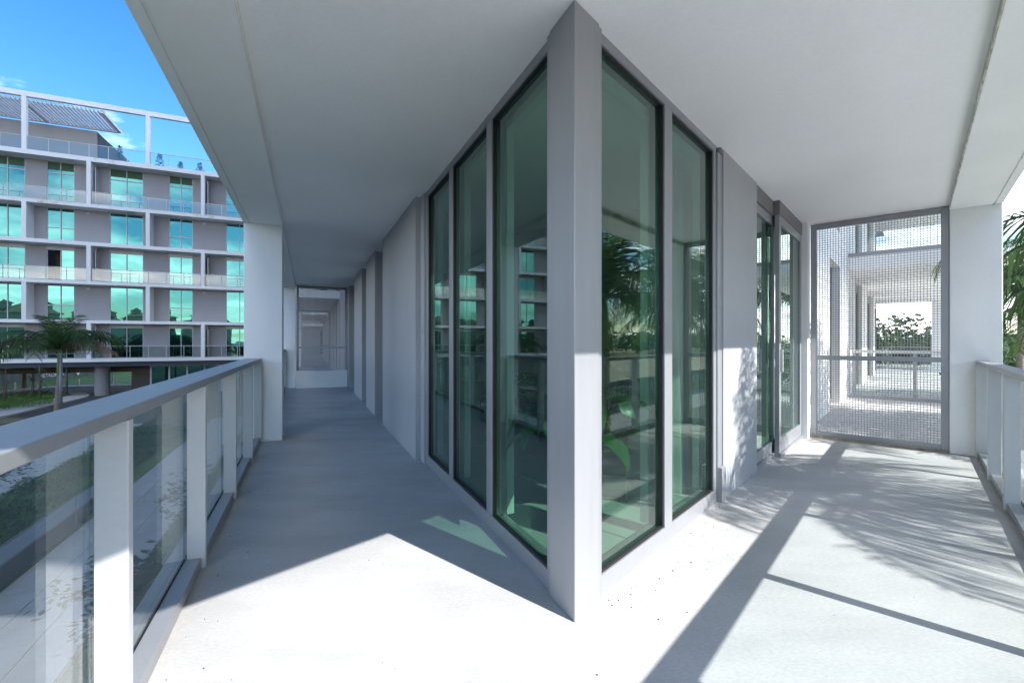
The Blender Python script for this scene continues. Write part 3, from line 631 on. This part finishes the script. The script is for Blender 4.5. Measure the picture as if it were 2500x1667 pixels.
bf, bfr = banner(A, B, -3.35, -1.2, 'dark green printed banner fence on the lawn under the opposite block', 12, [(ub, 'METROPICA', .66, -2.80)], 1)
pq = [pt(bfr, ut + a, .03, z) for a, z in ((-.5, -2.55), (.5, -2.55), (0, -3.15))]
m_ = MB(); m_.add(pq + [p + bfr[2] * .012 for p in pq], [(0, 1, 2), (3, 4, 5), (0, 1, 4, 3), (1, 2, 5, 4), (2, 0, 3, 5)]).build('emblem', M['letter'], bf)
for x, y, lb in ((37, 954, 'small white kerb bollard beside the propped palm'), (90, 950, 'small white kerb bollard behind the island saplings'), (193, 945, 'small white kerb bollard between street palm and round column'), (283, 942.5, 'small white kerb bollard next to the taller thin post')):
    p = px(x, y); MB().tube([(p.x, p.y, GZ + .1), (p.x, p.y, GZ + .72), (p.x, p.y, GZ + .8)], [.07, .07, .05], 10).build('bollard', M['alu_lt'], label=lb, cat='bollard', group='white bollards along the driveway')
p = px(275.5, 942); MB().tube([(p.x, p.y, GZ), (p.x, p.y, GZ + 1.35)], .05, 8).build('marker_post', M['alu_lt'], label='taller thin white post standing at the lawn edge beyond the driveway', cat='post')

# ================================================================== BLOCK OPPOSITE
blk = thing('apartment_block', pt(BF, -16, -6, GZ), 'white framed grey apartment block with teal windows and louvred roof canopy', 'building')
ZS = [(-0.40, -0.14), (2.78, 3.03), (5.98, 6.24), (9.16, 9.46), (12.3, 12.58), (16.08, 16.44)]
UL, UR = -52.0, 6.0
REC = 1.2
for i, (a, c) in enumerate(ZS):
    bx('slab', M['stained'] if i in (4, 5) else M['frame_w'], BF, (UL, UR, -REC - .3, 0, a, c), blk)
bx('roof_frame', M['frame_w'], BF, (UL, UR, -.32, 0, 20.6, 21.0), blk)
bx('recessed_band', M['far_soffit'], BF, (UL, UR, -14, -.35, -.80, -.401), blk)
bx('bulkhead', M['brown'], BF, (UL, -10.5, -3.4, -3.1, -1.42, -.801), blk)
PU = [-20.35, -16.4, -12.47, -8.5, -4.6, -0.7, 3.2]
for k in range(1, 9): PU.insert(0, -20.35 - 3.95 * k)
base_i = PU.index(-20.35)
def rowposts(par): return [u for i, u in enumerate(PU) if (i - base_i) % 2 == par]
rows = [(ZS[0][1], ZS[1][0], 1, 'rail'), (ZS[1][1], ZS[2][0], 0, 'grid'), (ZS[2][1], ZS[3][0], 1, 'rail'), (ZS[3][1], ZS[4][0], 0, 'grid'), (ZS[4][1], ZS[5][0], 1, 'tall')]
# wall: five storeys behind; split so window openings are real
WU = [(-22.9, -21.1, 'W'), (-19.48, -17.7, 'N'), (-15.42, -13.08, 'W'), (-11.26, -9.46, 'N'), (-6.9, -4.7, 'W'), (-3.2, -1.4, 'N'), (1.1, 3.3, 'W')]
ex = []
for k in range(1, 5):
    ex += [(-22.9 - 7.9 * k, -20.7 - 7.9 * k, 'W'), (-19.48 - 7.9 * k, -17.7 - 7.9 * k, 'N')]
WU = sorted(ex + [(-22.9, -20.75, 'W')] + WU[1:])
WU = [wu for wu in WU if wu[0] > UL + .5]
for ri, (z0, z1, par, sty) in enumerate(rows):
    u = UL
    for a, c, kd in WU:
        if a > u: bx('wall', M['far_grey'], BF, (u, a, -REC - .25, -REC, z0, z1), blk)
        u = c
    bx('wall', M['far_grey'], BF, (u, UR, -REC - .25, -REC, z0, z1), blk)
    for pu in rowposts(par): bx('fin', M['frame_w'], BF, (pu - .14, pu + .14, -REC + .001, -.002, z0, z1), blk)
    for wi, (a, c, kd) in enumerate(WU):
        tw_ = -REC - .14; fw = .06; mid = (a + c) / 2
        top = z1 - (.28 if sty == 'rail' else 0.0)
        f = MB(); f.box(BF, a, a + fw, tw_, tw_ + .1, z0, top); f.box(BF, c - fw, c, tw_, tw_ + .1, z0, top); f.box(BF, mid - fw / 2, mid + fw / 2, tw_, tw_ + .1, z0, top)
        f.box(BF, a + fw, c - fw, tw_ + .002, tw_ + .098, top - fw, top); f.box(BF, a + fw, c - fw, tw_ + .002, tw_ + .098, z0, z0 + fw)
        trans = None
        if sty == 'grid' and kd == 'N': trans = z0 + (z1 - z0) * .42
        if sty == 'tall': trans = z0 + 2.55
        if trans: f.box(BF, a + fw, c - fw, tw_ + .003, tw_ + .097, trans - .04, trans + .04)
        if sty == 'rail': f.box(BF, a, c, -REC - .25, -REC - .001, top + .001, z1)
        wn = f.build('window', M['far_alu'], blk)
        zz = [(z0 + fw, trans - .04), (trans + .04, top - fw)] if trans else [(z0 + fw, top - fw)]
        open_door = (ri == 2 and abs(a + 19.48) < .1)
        for (ua, ub_) in ((a + fw, mid - fw / 2), (mid + fw / 2, c - fw)):
            for zi, (za, zb) in enumerate(zz):
                if open_door and ua < mid - .1: continue
                bx('pane', M['farglass'], BF, (ua, ub_, tw_ + .03 + random.uniform(0, .004), tw_ + .05, za, zb), wn)
                if sty == 'tall' and zi == 1: bx('roller_shade', M['shade'], BF, (ua + .005, ub_ - .005, tw_ + .052, tw_ + .058, zb - .62, zb), wn)
        if open_door: bx('dark_room', M['brown'], BF, (a + fw, mid, tw_ - 1.2, tw_ - 1.1, z0, z1), wn)
    if sty in ('rail', 'tall'):
        rp = rowposts(par); rp = [UL] + rp + [UR]
        for a, c in zip(rp[:-1], rp[1:]):
            a2, c2 = a + .16, c - .16
            if c2 - a2 < .5: continue
            rl = MB().box(BF, a2, c2, -.16, -.11, z0 + 1.02, z0 + 1.07).box(BF, a2, c2, -.15, -.12, z0 + .04, z0 + .07).build('railing', M['far_alu'], blk)
            n = max(2, int(round((c2 - a2) / 1.35)))
            for i in range(n):
                ua, ub_ = a2 + (c2 - a2) * i / n, a2 + (c2 - a2) * (i + 1) / n
                bx('glass_panel', M['railglass'], BF, (ua + .03, ub_ - .03, -.14, -.128, z0 + .08, z0 + 1.01), rl)
                bx('baluster', M['far_alu'], BF, (ua - .018, ua + .018, -.158, -.112, z0, z0 + 1.015), rl)
        for pu in rowposts(par)[:-1]:
            dvd = MB().box(BF, pu + .3, pu + .35, -REC + .002, -.35, z0 + .02, z1 - .35).build('privacy_divider', M['far_alu'], blk)
    # small vent grilles
    for a, c, kd in WU:
        if kd == 'N' and sty == 'grid': bx('vent_grille', M['far_alu'], BF, (c + .75, c + .98, -REC + .001, -REC + .03, z1 - .34, z1 - .18), blk)
# roof level
z0 = ZS[5][1]
for pu in rowposts(0): bx('roof_post', M['frame_w'], BF, (pu - .14, pu + .14, -.3, -.004, z0, 20.599), blk)
rp = [UL] + rowposts(0) + [UR]
for a, c in zip(rp[:-1], rp[1:]):
    a2, c2 = a + .16, c - .16
    if c2 - a2 < .5: continue
    rl = MB().box(BF, a2, c2, -.16, -.11, z0 + 1.05, z0 + 1.1).build('railing', M['far_alu'], blk); n = int(round((c2 - a2) / 1.3))
    for i in range(n):
        ua, ub_ = a2 + (c2 - a2) * i / n, a2 + (c2 - a2) * (i + 1) / n
        bx('glass_panel', M['railglass'], BF, (ua + .03, ub_ - .03, -.14, -.128, z0 + .05, z0 + 1.04), rl); bx('baluster', M['far_alu'], BF, (ua - .018, ua + .018, -.158, -.112, z0, z0 + 1.045), rl)
for (u, hh, sd9) in ((-15.0, 1.95, 1), (-12.15, 1.75, 2), (-10.6, 1.25, 3), (-9.1, 1.4, 4)):
    rn = random.Random(sd9); b9 = MB(); c9 = pt(BF, u, -2.2, z0)
    b9.tube([c9, c9 + Vector((0, 0, hh))], [.03, .01], 5)
    for q9 in range(260):
        zq = rn.uniform(.15, 1); rr = (.25 + .12 * sd9 % .3) * (1.15 - zq) * (.6 + .8 * rn.random()); a9 = rn.random() * 6.28; p9 = c9 + Vector((math.cos(a9) * rr * rn.random(), math.sin(a9) * rr * rn.random(), hh * zq)); d9 = Vector((math.cos(a9), math.sin(a9), rn.uniform(-.2, .6))) * .16; s9 = d9.cross(Vector((0, 0, 1))) * .3
        b9.add([p9, p9 + d9 * .5 + s9, p9 + d9, p9 + d9 * .5 - s9], [(0, 1, 2, 3)])
    b9.build('roof_shrub', M['leaf'], blk, recalc=False)
bx('penthouse_wall', M['far_grey'], BF, (UL, -17.2, -12, -4.2, z0, 20.1), blk)
m_ = MB(); ps = [pt(BF, -17.15, -4.25, 0), pt(BF, -13.6, -9.0, 0), pt(BF, -13.6, -12, 0), pt(BF, -17.15, -12, 0)]
m_.prism(ps, z0, z0 + .3); 
for i, zz in ((0, 20.0), (1, z0 + .3), (2, z0 + .3), (3, 20.0)): m_.v[4 + i].z = zz
m_.build('stair_head', M['far_soffit'], blk)
cn = MB(); cn.box(BF, -15.75, -15.5, -4.4, -.33, 20.3, 20.55); cn.box(BF, UL, -15.75, -4.5, -4.3, 20.3, 20.55)
for u in (-20.6, -25.5, -30.4): cn.box(BF, u - .12, u + .12, -4.3, -.33, 20.3, 20.5)
canopy = cn.build('canopy_frame', M['frame_w'], blk)
sl = MB().box(BF, 0, .07, -4.29, -.34, 20.5, 20.6); slat_mesh = None
u = -15.9; k = 0
slab0 = None
while u > -37:
    if slab0 is None:
        slab0 = MB().box(BF, u - .07, u, -4.29, -.34, 20.36, 20.56).build('slat', M['frame_w'], canopy); u0 = u
    else:
        s_ = bpy.data.objects.new('slat', slab0.data); COL.objects.link(s_); s_.parent = canopy; s_.location = (BF[1].x * (u - u0), BF[1].y * (u - u0), 0)
    u -= .27
# ground floor: round columns and lobby glass
for u in (-16.2, -24.5, -33, -41): MB().tube([pt(BF, u, -2.2, GZ), pt(BF, u, -2.2, -.81)], .52, 24, cap=False).build('round_column', M['far_grey'], blk, smooth=True)
bx('service_wall', M['brown'], BF, (-14.3, -12.9, -9, -2.6, GZ, -.81), blk)
lb = bx('lobby_frame', M['frame_w'], BF, (-12.9, UR, -2.35, -2.1, -.98, -.82), blk)
for i in range(9):
    u = -12.85 + 1.35 * i; bx('mullion', M['frame_w'], BF, (u, u + .12, -2.34, -2.12, GZ, -.981), lb); bx('pane', M['farglass'], BF, (u + .121, u + 1.349, -2.25, -2.22, GZ, -.981), lb)
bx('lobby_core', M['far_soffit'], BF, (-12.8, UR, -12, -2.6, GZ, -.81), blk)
bx('core', M['far_grey'], BF, (UL, UR, -13, -REC - 3.0, -.1, 16.4), blk)

# ================================================================== PALMS
def frond_mesh(name, L, a0, droop, mat, seed, leaf_l=0.6, hang=0.4, pairs=58, sidecurve=0.0):
    rnd = random.Random(seed); b = MB(); n = 18; pts = []; p = Vector((0, 0, 0)); dirs = []
    for i in range(n + 1):
        q = i / n; an = a0 - droop * q ** 1.25; yaw = sidecurve * q
        d = Vector((math.cos(an) * math.cos(yaw), math.cos(an) * math.sin(yaw), math.sin(an))); dirs.append(d); pts.append(p.copy()); p = p + d * (L / n)
    b.tube(pts, [0.032 * (1 - .88 * i / n) * (L / 2.6) + .003 for i in range(n + 1)], 5)
    for k in range(pairs):
        q = 0.1 + 0.9 * (k + rnd.random() * .6) / pairs; x = min(q * n, n - .001); i = int(x); fpt = pts[i].lerp(pts[i + 1], x - i); d = dirs[i]
        side = d.cross(Vector((0, 0, 1))).normalized(); upv = side.cross(d).normalized()
        ln = leaf_l * (0.45 + 0.75 * math.sin(math.pi * min(1, .12 + q * .80))) * rnd.uniform(.82, 1.1); wd = .034 * (L / 2.6) * rnd.uniform(.8, 1.15)
        for sg in (-1, 1):
            f_ = rnd.uniform(.35, .75); upf = rnd.uniform(-.1, .42)
            dr = (side * sg + d * f_ + upv * upf).normalized(); q0 = fpt.copy(); k0 = len(b.v); wv = d * wd
            seg = 3
            for j in range(seg + 1):
                taper = (0.55, 1.0, .8, .06)[j]; b.v += [q0 - wv * taper * .5, q0 + wv * taper * .5]
                dr = (dr + Vector((0, 0, -hang * rnd.uniform(.7, 1.3)))).normalized(); q0 = q0 + dr * (ln / seg)
            for j in range(seg): b.f.append((k0 + 2 * j, k0 + 2 * j + 1, k0 + 2 * j + 3, k0 + 2 * j + 2))
    me = bpy.data.meshes.new(name); me.from_pydata(b.v, [], b.f); me.materials.append(mat); return me
def palm(base, hcrown, label, nf, L, variants, trunk_r, grp, seed, lean=(0, 0), dry=0, spear=True, azs=None, shaft=1.1, dry_az=(), fs=1.0):
    rnd = random.Random(seed); th = thing('palm_tree', base, label, 'palm tree', grp); top = Vector((base[0] + lean[0], base[1] + lean[1], hcrown)); b0 = Vector(base)
    n = 14; pts = []; rad = []; ts = top - Vector((0, 0, shaft))
    for i in range(n + 1):
        q = i / n; pts.append(b0.lerp(ts, q)); rad.append(trunk_r * (1.25 - .5 * q + .25 * max(0, .15 - q) / .15 + (.015 if i % 2 else 0)))
    MB().tube(pts, rad, 14).build('trunk', M['trunk'], th, smooth=True)
    MB().tube([ts - Vector((0, 0, .02)), ts.lerp(top, .25), ts.lerp(top, .7), top + Vector((0, 0, .12))], [rad[-1] * 1.02, rad[-1] * 1.12, rad[-1] * .85, rad[-1] * .45], 12).build('crownshaft', M['shaft'], th, smooth=True)
    for i in range(nf):
        az = (azs[i] if azs else (i * 137.5 + rnd.uniform(-12, 12))); vi = min(len(variants) - 1, int(i / nf * len(variants)))
        me = variants[vi] if i < nf - dry else dry_meshes[(i) % len(dry_meshes)]
        if dry_az and i >= nf - dry: az = dry_az[i - (nf - dry)]
        o = bpy.data.objects.new('frond', me); COL.objects.link(o); o.parent = th
        o.location = top + Vector((0, 0, .06 - .1 * (i / nf))) - Vector(base); s_ = fs * rnd.uniform(.9, 1.08); o.scale = (s_, s_, s_); o.rotation_euler = (rnd.uniform(-.15, .15), rnd.uniform(-.06, .06), R_(az))
    return th
fm = [frond_mesh('frond_a', 2.3, R_(82), R_(60), M['palm'], 1, .55, .16), frond_mesh('frond_b', 2.7, R_(66), R_(95), M['palm'], 2, .62, .26), frond_mesh('frond_c', 2.8, R_(48), R_(110), M['palm'], 3, .66, .34, sidecurve=.25),
      frond_mesh('frond_d', 2.8, R_(30), R_(100), M['palm'], 4, .66, .42, sidecurve=-.25), frond_mesh('frond_e', 2.7, R_(10), R_(85), M['palm'], 5, .62, .5)]
fl = [frond_mesh('frond_f', 2.4, R_(80), R_(50), M['palm'], 11, .7, .16), frond_mesh('frond_g', 3.6, R_(58), R_(110), M['palm'], 12, .95, .36), frond_mesh('frond_h', 4.2, R_(42), R_(105), M['palm'], 13, 1.0, .5), frond_mesh('frond_i', 4.2, R_(24), R_(85), M['palm'], 14, 1.0, .6)]
dry_meshes = [frond_mesh('dry_frond_a', 4.2, R_(30), R_(80), M['palm_dry'], 21, .62, .85, pairs=46), frond_mesh('dry_frond_b', 3.4, R_(22), R_(55), M['palm_dry'], 22, .55, .9, pairs=40)]
PG = 'palms in front of the sunny balcony'
def rp_(s, t): v = pt(RF, s, t, GZ); return (v.x, v.y, GZ)
palm(rp_(7.45, 4.0), 2.3, 'green palm whose fronds crowd the sunlit pier at the railing', 27, 2.6, fm, .15, PG, 3)
palm(rp_(3.15, 4.55), 3.0, 'palm casting frond shadows across the sunny balcony floor', 28, 2.4, fm, .12, PG, 5, fs=.66)
palm(rp_(27.2, 4.6), 3.6, 'palm seen through the sunlit mesh past the covered terrace', 20, 2.6, fm, .15, PG, 8)
palm(rp_(12.4, 4.1), 2.2, 'dense green palm beside the covered terrace beyond the sunlit pier', 28, 2.6, fm, .15, PG, 9)
pb = px(138, 1012); pb = (pb.x, pb.y, GZ); 
palm((px(140, 1013).x, px(140, 1013).y, GZ), .8, 'palm with brown drooping fronds before the white framed block', 20, 3.6, fl, .145, 'palms on the street side', 6, lean=(.12, 0), dry=4, dry_az=(-12, 14, 200, 172), shaft=1.6)

# lamps --------------------------------------------------------------------
def lamp(p, ztop, arm, label):
    th = thing('street_lamp', p, label, 'street lamp', 'grey twin arm street lamps'); a = Vector(p)
    MB().tube([a, Vector((a.x, a.y, ztop))], .085, 12).build('pole', M['steel'], th, smooth=True); MB().tube([a, a + Vector((0, 0, .12))], .16, 12).build('base_plate', M['steel'], th)
    e = Vector((.913, .408, 0))
    for sg in (-1, 1):
        h0 = Vector((a.x, a.y, ztop - .12))
        MB().tube([h0, h0 + e * sg * .25 + Vector((0, 0, .09)), h0 + e * sg * arm + Vector((0, 0, .1))], [.035, .03, .028], 8).build('arm', M['steel'], th)
        c_ = h0 + e * sg * (arm - .1) + Vector((0, 0, .09)); fr = (c_, e, Vector((-e.y, e.x, 0))); MB().box(fr, -.32, .32, -.11, .11, c_.z - .03, c_.z + .03).build('lamp_head', M['steel'], th, bevel=.015)
p = px(148.5, 1019); lamp((p.x, p.y, GZ), .56, 1.15, 'grey twin arm lamp post standing right beside the street palm')
p = px(163, 967); lamp((p.x, p.y, GZ), 1.6 - 1.5, .9, 'grey lamp post standing on the kerb of the driveway island')

# broadleaf trees and shrubs --------------------------------------------------
def tree(base, hgt, rad, label, cat, grp, nleaf, seed, leaf=.11, mat='leaf', bare=False, stakes=False, crown_lo=.45):
    rnd = random.Random(seed); b0 = Vector(base); th = thing('young_tree', base, label, cat, grp); top = b0 + Vector((rnd.uniform(-.15, .15), rnd.uniform(-.15, .15), hgt * .9))
    MB().tube([b0, b0.lerp(top, .5) + Vector((.05, .03, 0)), top], [.07, .05, .015], 8).build('trunk', M['bark'], th, smooth=True)
    lim = MB(); ends = []
    for i in range(16):
        q = rnd.uniform(crown_lo, .95); s_ = b0.lerp(top, q); a = rnd.random() * 6.28; r = rad * rnd.uniform(.5, 1.0) * math.sin(math.pi * min(.95, (q - crown_lo) / (1 - crown_lo) * .8 + .18)); e = s_ + Vector((math.cos(a) * r, math.sin(a) * r, rnd.uniform(.1, .5) * rad)); m__ = s_.lerp(e, .5) + Vector((0, 0, .12 * rad))
        lim.tube([s_, m__, e], [.022, .014, .005], 5); ends += [e, m__]
    lim.build('limbs', M['bark'], th)
    b = MB()
    for i in range(nleaf):
        c_ = rnd.choice(ends); p = c_ + Vector((rnd.gauss(0, .22), rnd.gauss(0, .22), rnd.gauss(0, .18))) * rad * .75
        a = rnd.random() * 6.28; d = Vector((math.cos(a), math.sin(a), rnd.uniform(-.5, .3))).normalized(); sd2 = d.cross(Vector((rnd.gauss(0, .4), rnd.gauss(0, .4), 1))).normalized(); l = leaf * rnd.uniform(.6, 1.2)
        b.add([p, p + d * l * .5 + sd2 * l * .26, p + d * l, p + d * l * .5 - sd2 * l * .26], [(0, 1, 2, 3)])
    b.build('crown', M[mat], th, recalc=False)
    if stakes:
        for k in range(3):
            a = k * 2.09 + .4; MB().tube([b0 + Vector((math.cos(a) * 1.0, math.sin(a) * 1.0, 0)), b0 + Vector((0, 0, 1.5))], .022, 5).build('stake', M['bark'], th)
for i, (s, t, h_, r, lb) in enumerate(((8.6, 7.6, 2.35, .8, 'slim street tree at the near end of the seat wall seen through railing glass'), (13.0, 7.9, 2.45, .85, 'slim street tree in the bed behind the far end of the seat wall'))):
    v = pt(LF, s, t, GZ + .03); tree(v, h_, r, lb, 'tree', 'slim trees in the planting bed', 1500, 30 + i, .12)
for i, (s, t, lb) in enumerate(((5.6, 3.2, 'small leafy tree between balcony and path beside the first railing post'), (9.2, 3.0, 'small leafy tree between balcony and path further along the railing'))):
    v = pt(LF, s, t, GZ + .02); tree(v, 2.0, .7, lb, 'tree', 'small trees beside the balcony', 900, 50 + i, .13)
for i, (x, y, lb) in enumerate(((11, 990, 'thin sparse staked sapling at the wide end of the driveway island'), (80, 972, 'thin sparse sapling at the back edge of the driveway island'), (98, 979, 'staked sapling closest to the street palm on the island'))):
    v = px(x, y); tree((v.x, v.y, GZ + .2), 2.9, .7, lb, 'tree', 'staked saplings on the island', 260, 70 + i, .07, stakes=True)
v = px(60, 949.5); palm((v.x, v.y, GZ), -.9, 'newly planted propped palm by the banner fence', 9, 2.4, fm, .2, 'palms on the street side', 12, shaft=.6)
def shrubs(name, area, n, mat, lh, seed, label, leaf=.1):
    rnd = random.Random(seed); b = MB()
    for i in range(n):
        p = area(rnd); hh = lh(rnd, p); a = rnd.random() * 6.28; d = Vector((math.cos(a), math.sin(a), rnd.uniform(.0, .9))).normalized(); s2 = d.cross(Vector((0, 0, 1))).normalized(); l = leaf * rnd.uniform(.6, 1.3); q = Vector((p.x, p.y, GZ + .04 + hh))
        b.add([q, q + d * l * .5 + s2 * l * .25, q + d * l, q + d * l * .5 - s2 * l * .25], [(0, 1, 2, 3)])
    return b.build(name, M[mat], recalc=False, kind='stuff', label=label, cat='shrubs', loc=(0, 0, GZ))
shrubs('ground_cover', lambda r: pt(LF, r.uniform(4, 28), r.uniform(6.9, 9.3), 0), 26000, 'hedge', lambda r, p: (.25 + .2 * math.sin(p.x * 2.1) * math.sin(p.y * 1.7)) * r.random() ** .5, 1, 'dense green planting bed along the pavement', .13)
shrubs('ground_cover', lambda r: pt(LF, r.uniform(3, 26), r.uniform(1.6, 4.1), 0), 16000, 'hedge', lambda r, p: .22 * r.random(), 2, 'low green ground cover below the balcony edge', .11)
def isl_pt(r):
    k = r.random(); x = r.uniform(-60, 130); y = 975 + (1010 - 975) * r.random() - .12 * x
    return px(x, max(970, y))
shrubs('ground_cover', isl_pt, 9000, 'hedge', lambda r, p: .18 + .25 * r.random(), 4, 'dark low hedge on the driveway island', .12)
# low bench wall along the path
th = thing('seat_wall', pt(LF, 11, 6.6, GZ), 'low dark seat wall with rail edging the planting bed by the path', 'bench')
bx('wall', M['far_soffit'], LF, (8.0, 15.5, 6.42, 6.78, GZ, GZ + .45), th, bevel=.01); bx('top', M['steel'], LF, (7.95, 15.55, 6.38, 6.82, GZ + .451, GZ + .5), th, bevel=.01)
MB().tube([pt(LF, 8.2, 6.36, GZ), pt(LF, 8.2, 6.36, GZ + .85), pt(LF, 13.0, 6.36, GZ + .85), pt(LF, 13.0, 6.36, GZ)], .02, 6).build('handrail', M['steel'], th)

# ================================================================== SUNNY SIDE: road, banner, trees
strip('lawn', RF, -10, 60, 2.2, 3.6, GZ + .015, M['lawn'])
strip('pavement', RF, -40, 120, 3.65, 9.6, GZ + .10, M['bounce_concrete'], th=.12)  # added in place of lawn as a bounce surface for the ceiling
strip('kerb_line', RF, -40, 120, 9.61, 9.75, GZ + .09, M['yellow'], th=.1)
strip('road', RF, -60, 160, 9.76, 14.4, GZ + .012, M['pale_road'])
strip('sand', RF, -60, 260, 16.2, 60, GZ + .02, M['sand'])
A = pt(RF, 4, 15.2, 0); B = pt(RF, 70, 15.6, 0)
bw, bwr = banner(A, B, GZ + .05, GZ + 1.75, 'green printed banner fence along the road facing the sunny balcony', 26, [(u, 'METROPICA', 1.1, GZ + .9) for u in (14, 24, 34, 44)], 2)
tm = terr('mound', M['sand'], [pt(RF, 30, 26, 0), pt(RF, 130, 30, 0), pt(RF, 130, 60, 0), pt(RF, 30, 50, 0)], 40, 16, lambda u, v: .03 + 1.6 * math.sin(math.pi * v) * (max(0, math.sin(u * 9)) * .6 + .25 * math.sin(u * 23 + 2) + .2) if 0 < v < 1 else 0)
def treeline(fr, s0, s1, t0, t1, hgt, n, seed, name='tree_line', label='distant belt of dark green trees beyond the sandy field', lf=(.6, 1.5)):
    rnd = random.Random(seed); b = MB(); cl = [(rnd.uniform(s0, s1), rnd.uniform(t0, t1), hgt * rnd.uniform(.6, 1.1), rnd.uniform(2.5, 6)) for _ in range(int((s1 - s0) / 3.0))]
    for i in range(n):
        s, t, h_, r = rnd.choice(cl); u = rnd.random() ** .6
        v = Vector((rnd.gauss(0, 1), rnd.gauss(0, 1), rnd.gauss(0, 1))).normalized()
        p = pt(fr, s + v.x * r * u, t + v.y * r * u, GZ + h_ * .55 + v.z * h_ * .45 * u); a = rnd.random() * 6.28; d = Vector((math.cos(a), math.sin(a), rnd.uniform(-.6, .6))).normalized(); s2 = d.cross(Vector((rnd.gauss(0, 1), rnd.gauss(0, 1), 1))).normalized(); l = rnd.uniform(*lf)
        b.add([p, p + d * l * .5 + s2 * l * .4, p + d * l, p + d * l * .5 - s2 * l * .4], [(0, 1, 2, 3)])
    return b.build(name, M['leaf'], recalc=False, kind='stuff', label=label, cat='trees', loc=(0, 0, GZ))
treeline(RF, -40, 320, 75, 95, 9.5, 42000, 3)
treeline(RF, 34, 60, -6, 9, 6.0, 42000, 4, 'hedge_belt', 'sunlit green hedge belt beyond the covered terrace', (.2, .45))
# behind: unseen tower added to shade the street; houses and trees mirrored in the teal windows
nb = thing('shade_tower', pt(RF, -24, 140, GZ), 'unseen far high-rise added behind the balcony to shade the street side', 'building')
bx('shaft', M['far_grey'], RF, (-48, -2.6, 130, 150, GZ, 126), nb); bx('shade_overhang', M['far_grey'], RF, (-48, 24, 130, 150, 126.01, 182), nb)  # top widened to block sun from the opposite facade, balcony stays lit
for k in range(45): bx('slab', M['frame_w'], RF, (-48.5, (-2.5 if k < 31 else 24.4), 129.2, 150.5, GZ + 4.1 * (k + 1), GZ + 4.1 * (k + 1) + .4), nb)
for i in range(7):
    x = -74 + 12.5 * i; y = -70 - 4 * (i % 3); hw = 10 + (i % 2) * 1.5
    th = thing('town_house', (x, y, GZ), 'pale town house with pyramid roof turret mirrored in the teal windows', 'house', 'pale town houses behind the street')
    bx('wall', M['stuccoY'], X0, (x - 5.4, x + 5.4, y - 5, y + 5, GZ, GZ + hw), th)
    m_ = MB(); m_.add([(x - 6, y - 5.6, GZ + hw), (x + 6, y - 5.6, GZ + hw), (x + 6, y + 5.6, GZ + hw), (x - 6, y + 5.6, GZ + hw), (x, y, GZ + hw + 2.6)], [(0, 1, 2, 3), (0, 1, 4), (1, 2, 4), (2, 3, 4), (3, 0, 4)]); m_.build('roof', M['terracotta'], th)
    for tx in (-3.4, 3.4):
        tt = bx('turret', M['stuccoY'], X0, (x + tx - .9, x + tx + .9, y + 1, y + 2.8, GZ + hw - 1, GZ + hw + 2.2), th); z_ = GZ + hw + 2.2
        m_ = MB(); m_.add([(x + tx - 1.2, y + .7, z_), (x + tx + 1.2, y + .7, z_), (x + tx + 1.2, y + 3.1, z_), (x + tx - 1.2, y + 3.1, z_), (x + tx, y + 1.9, z_ + .9)], [(0, 1, 2, 3), (0, 1, 4), (1, 2, 4), (2, 3, 4), (3, 0, 4)]); m_.build('turret_roof', M['terracotta'], tt)
XB = (Vector((0, 0, 0)), Vector((1, 0, 0)), Vector((0, 1, 0)))
treeline(XB, -100, 20, -52, -44, 5.5, 16000, 6, 'street_trees', 'belt of green trees across the street mirrored in the low windows')
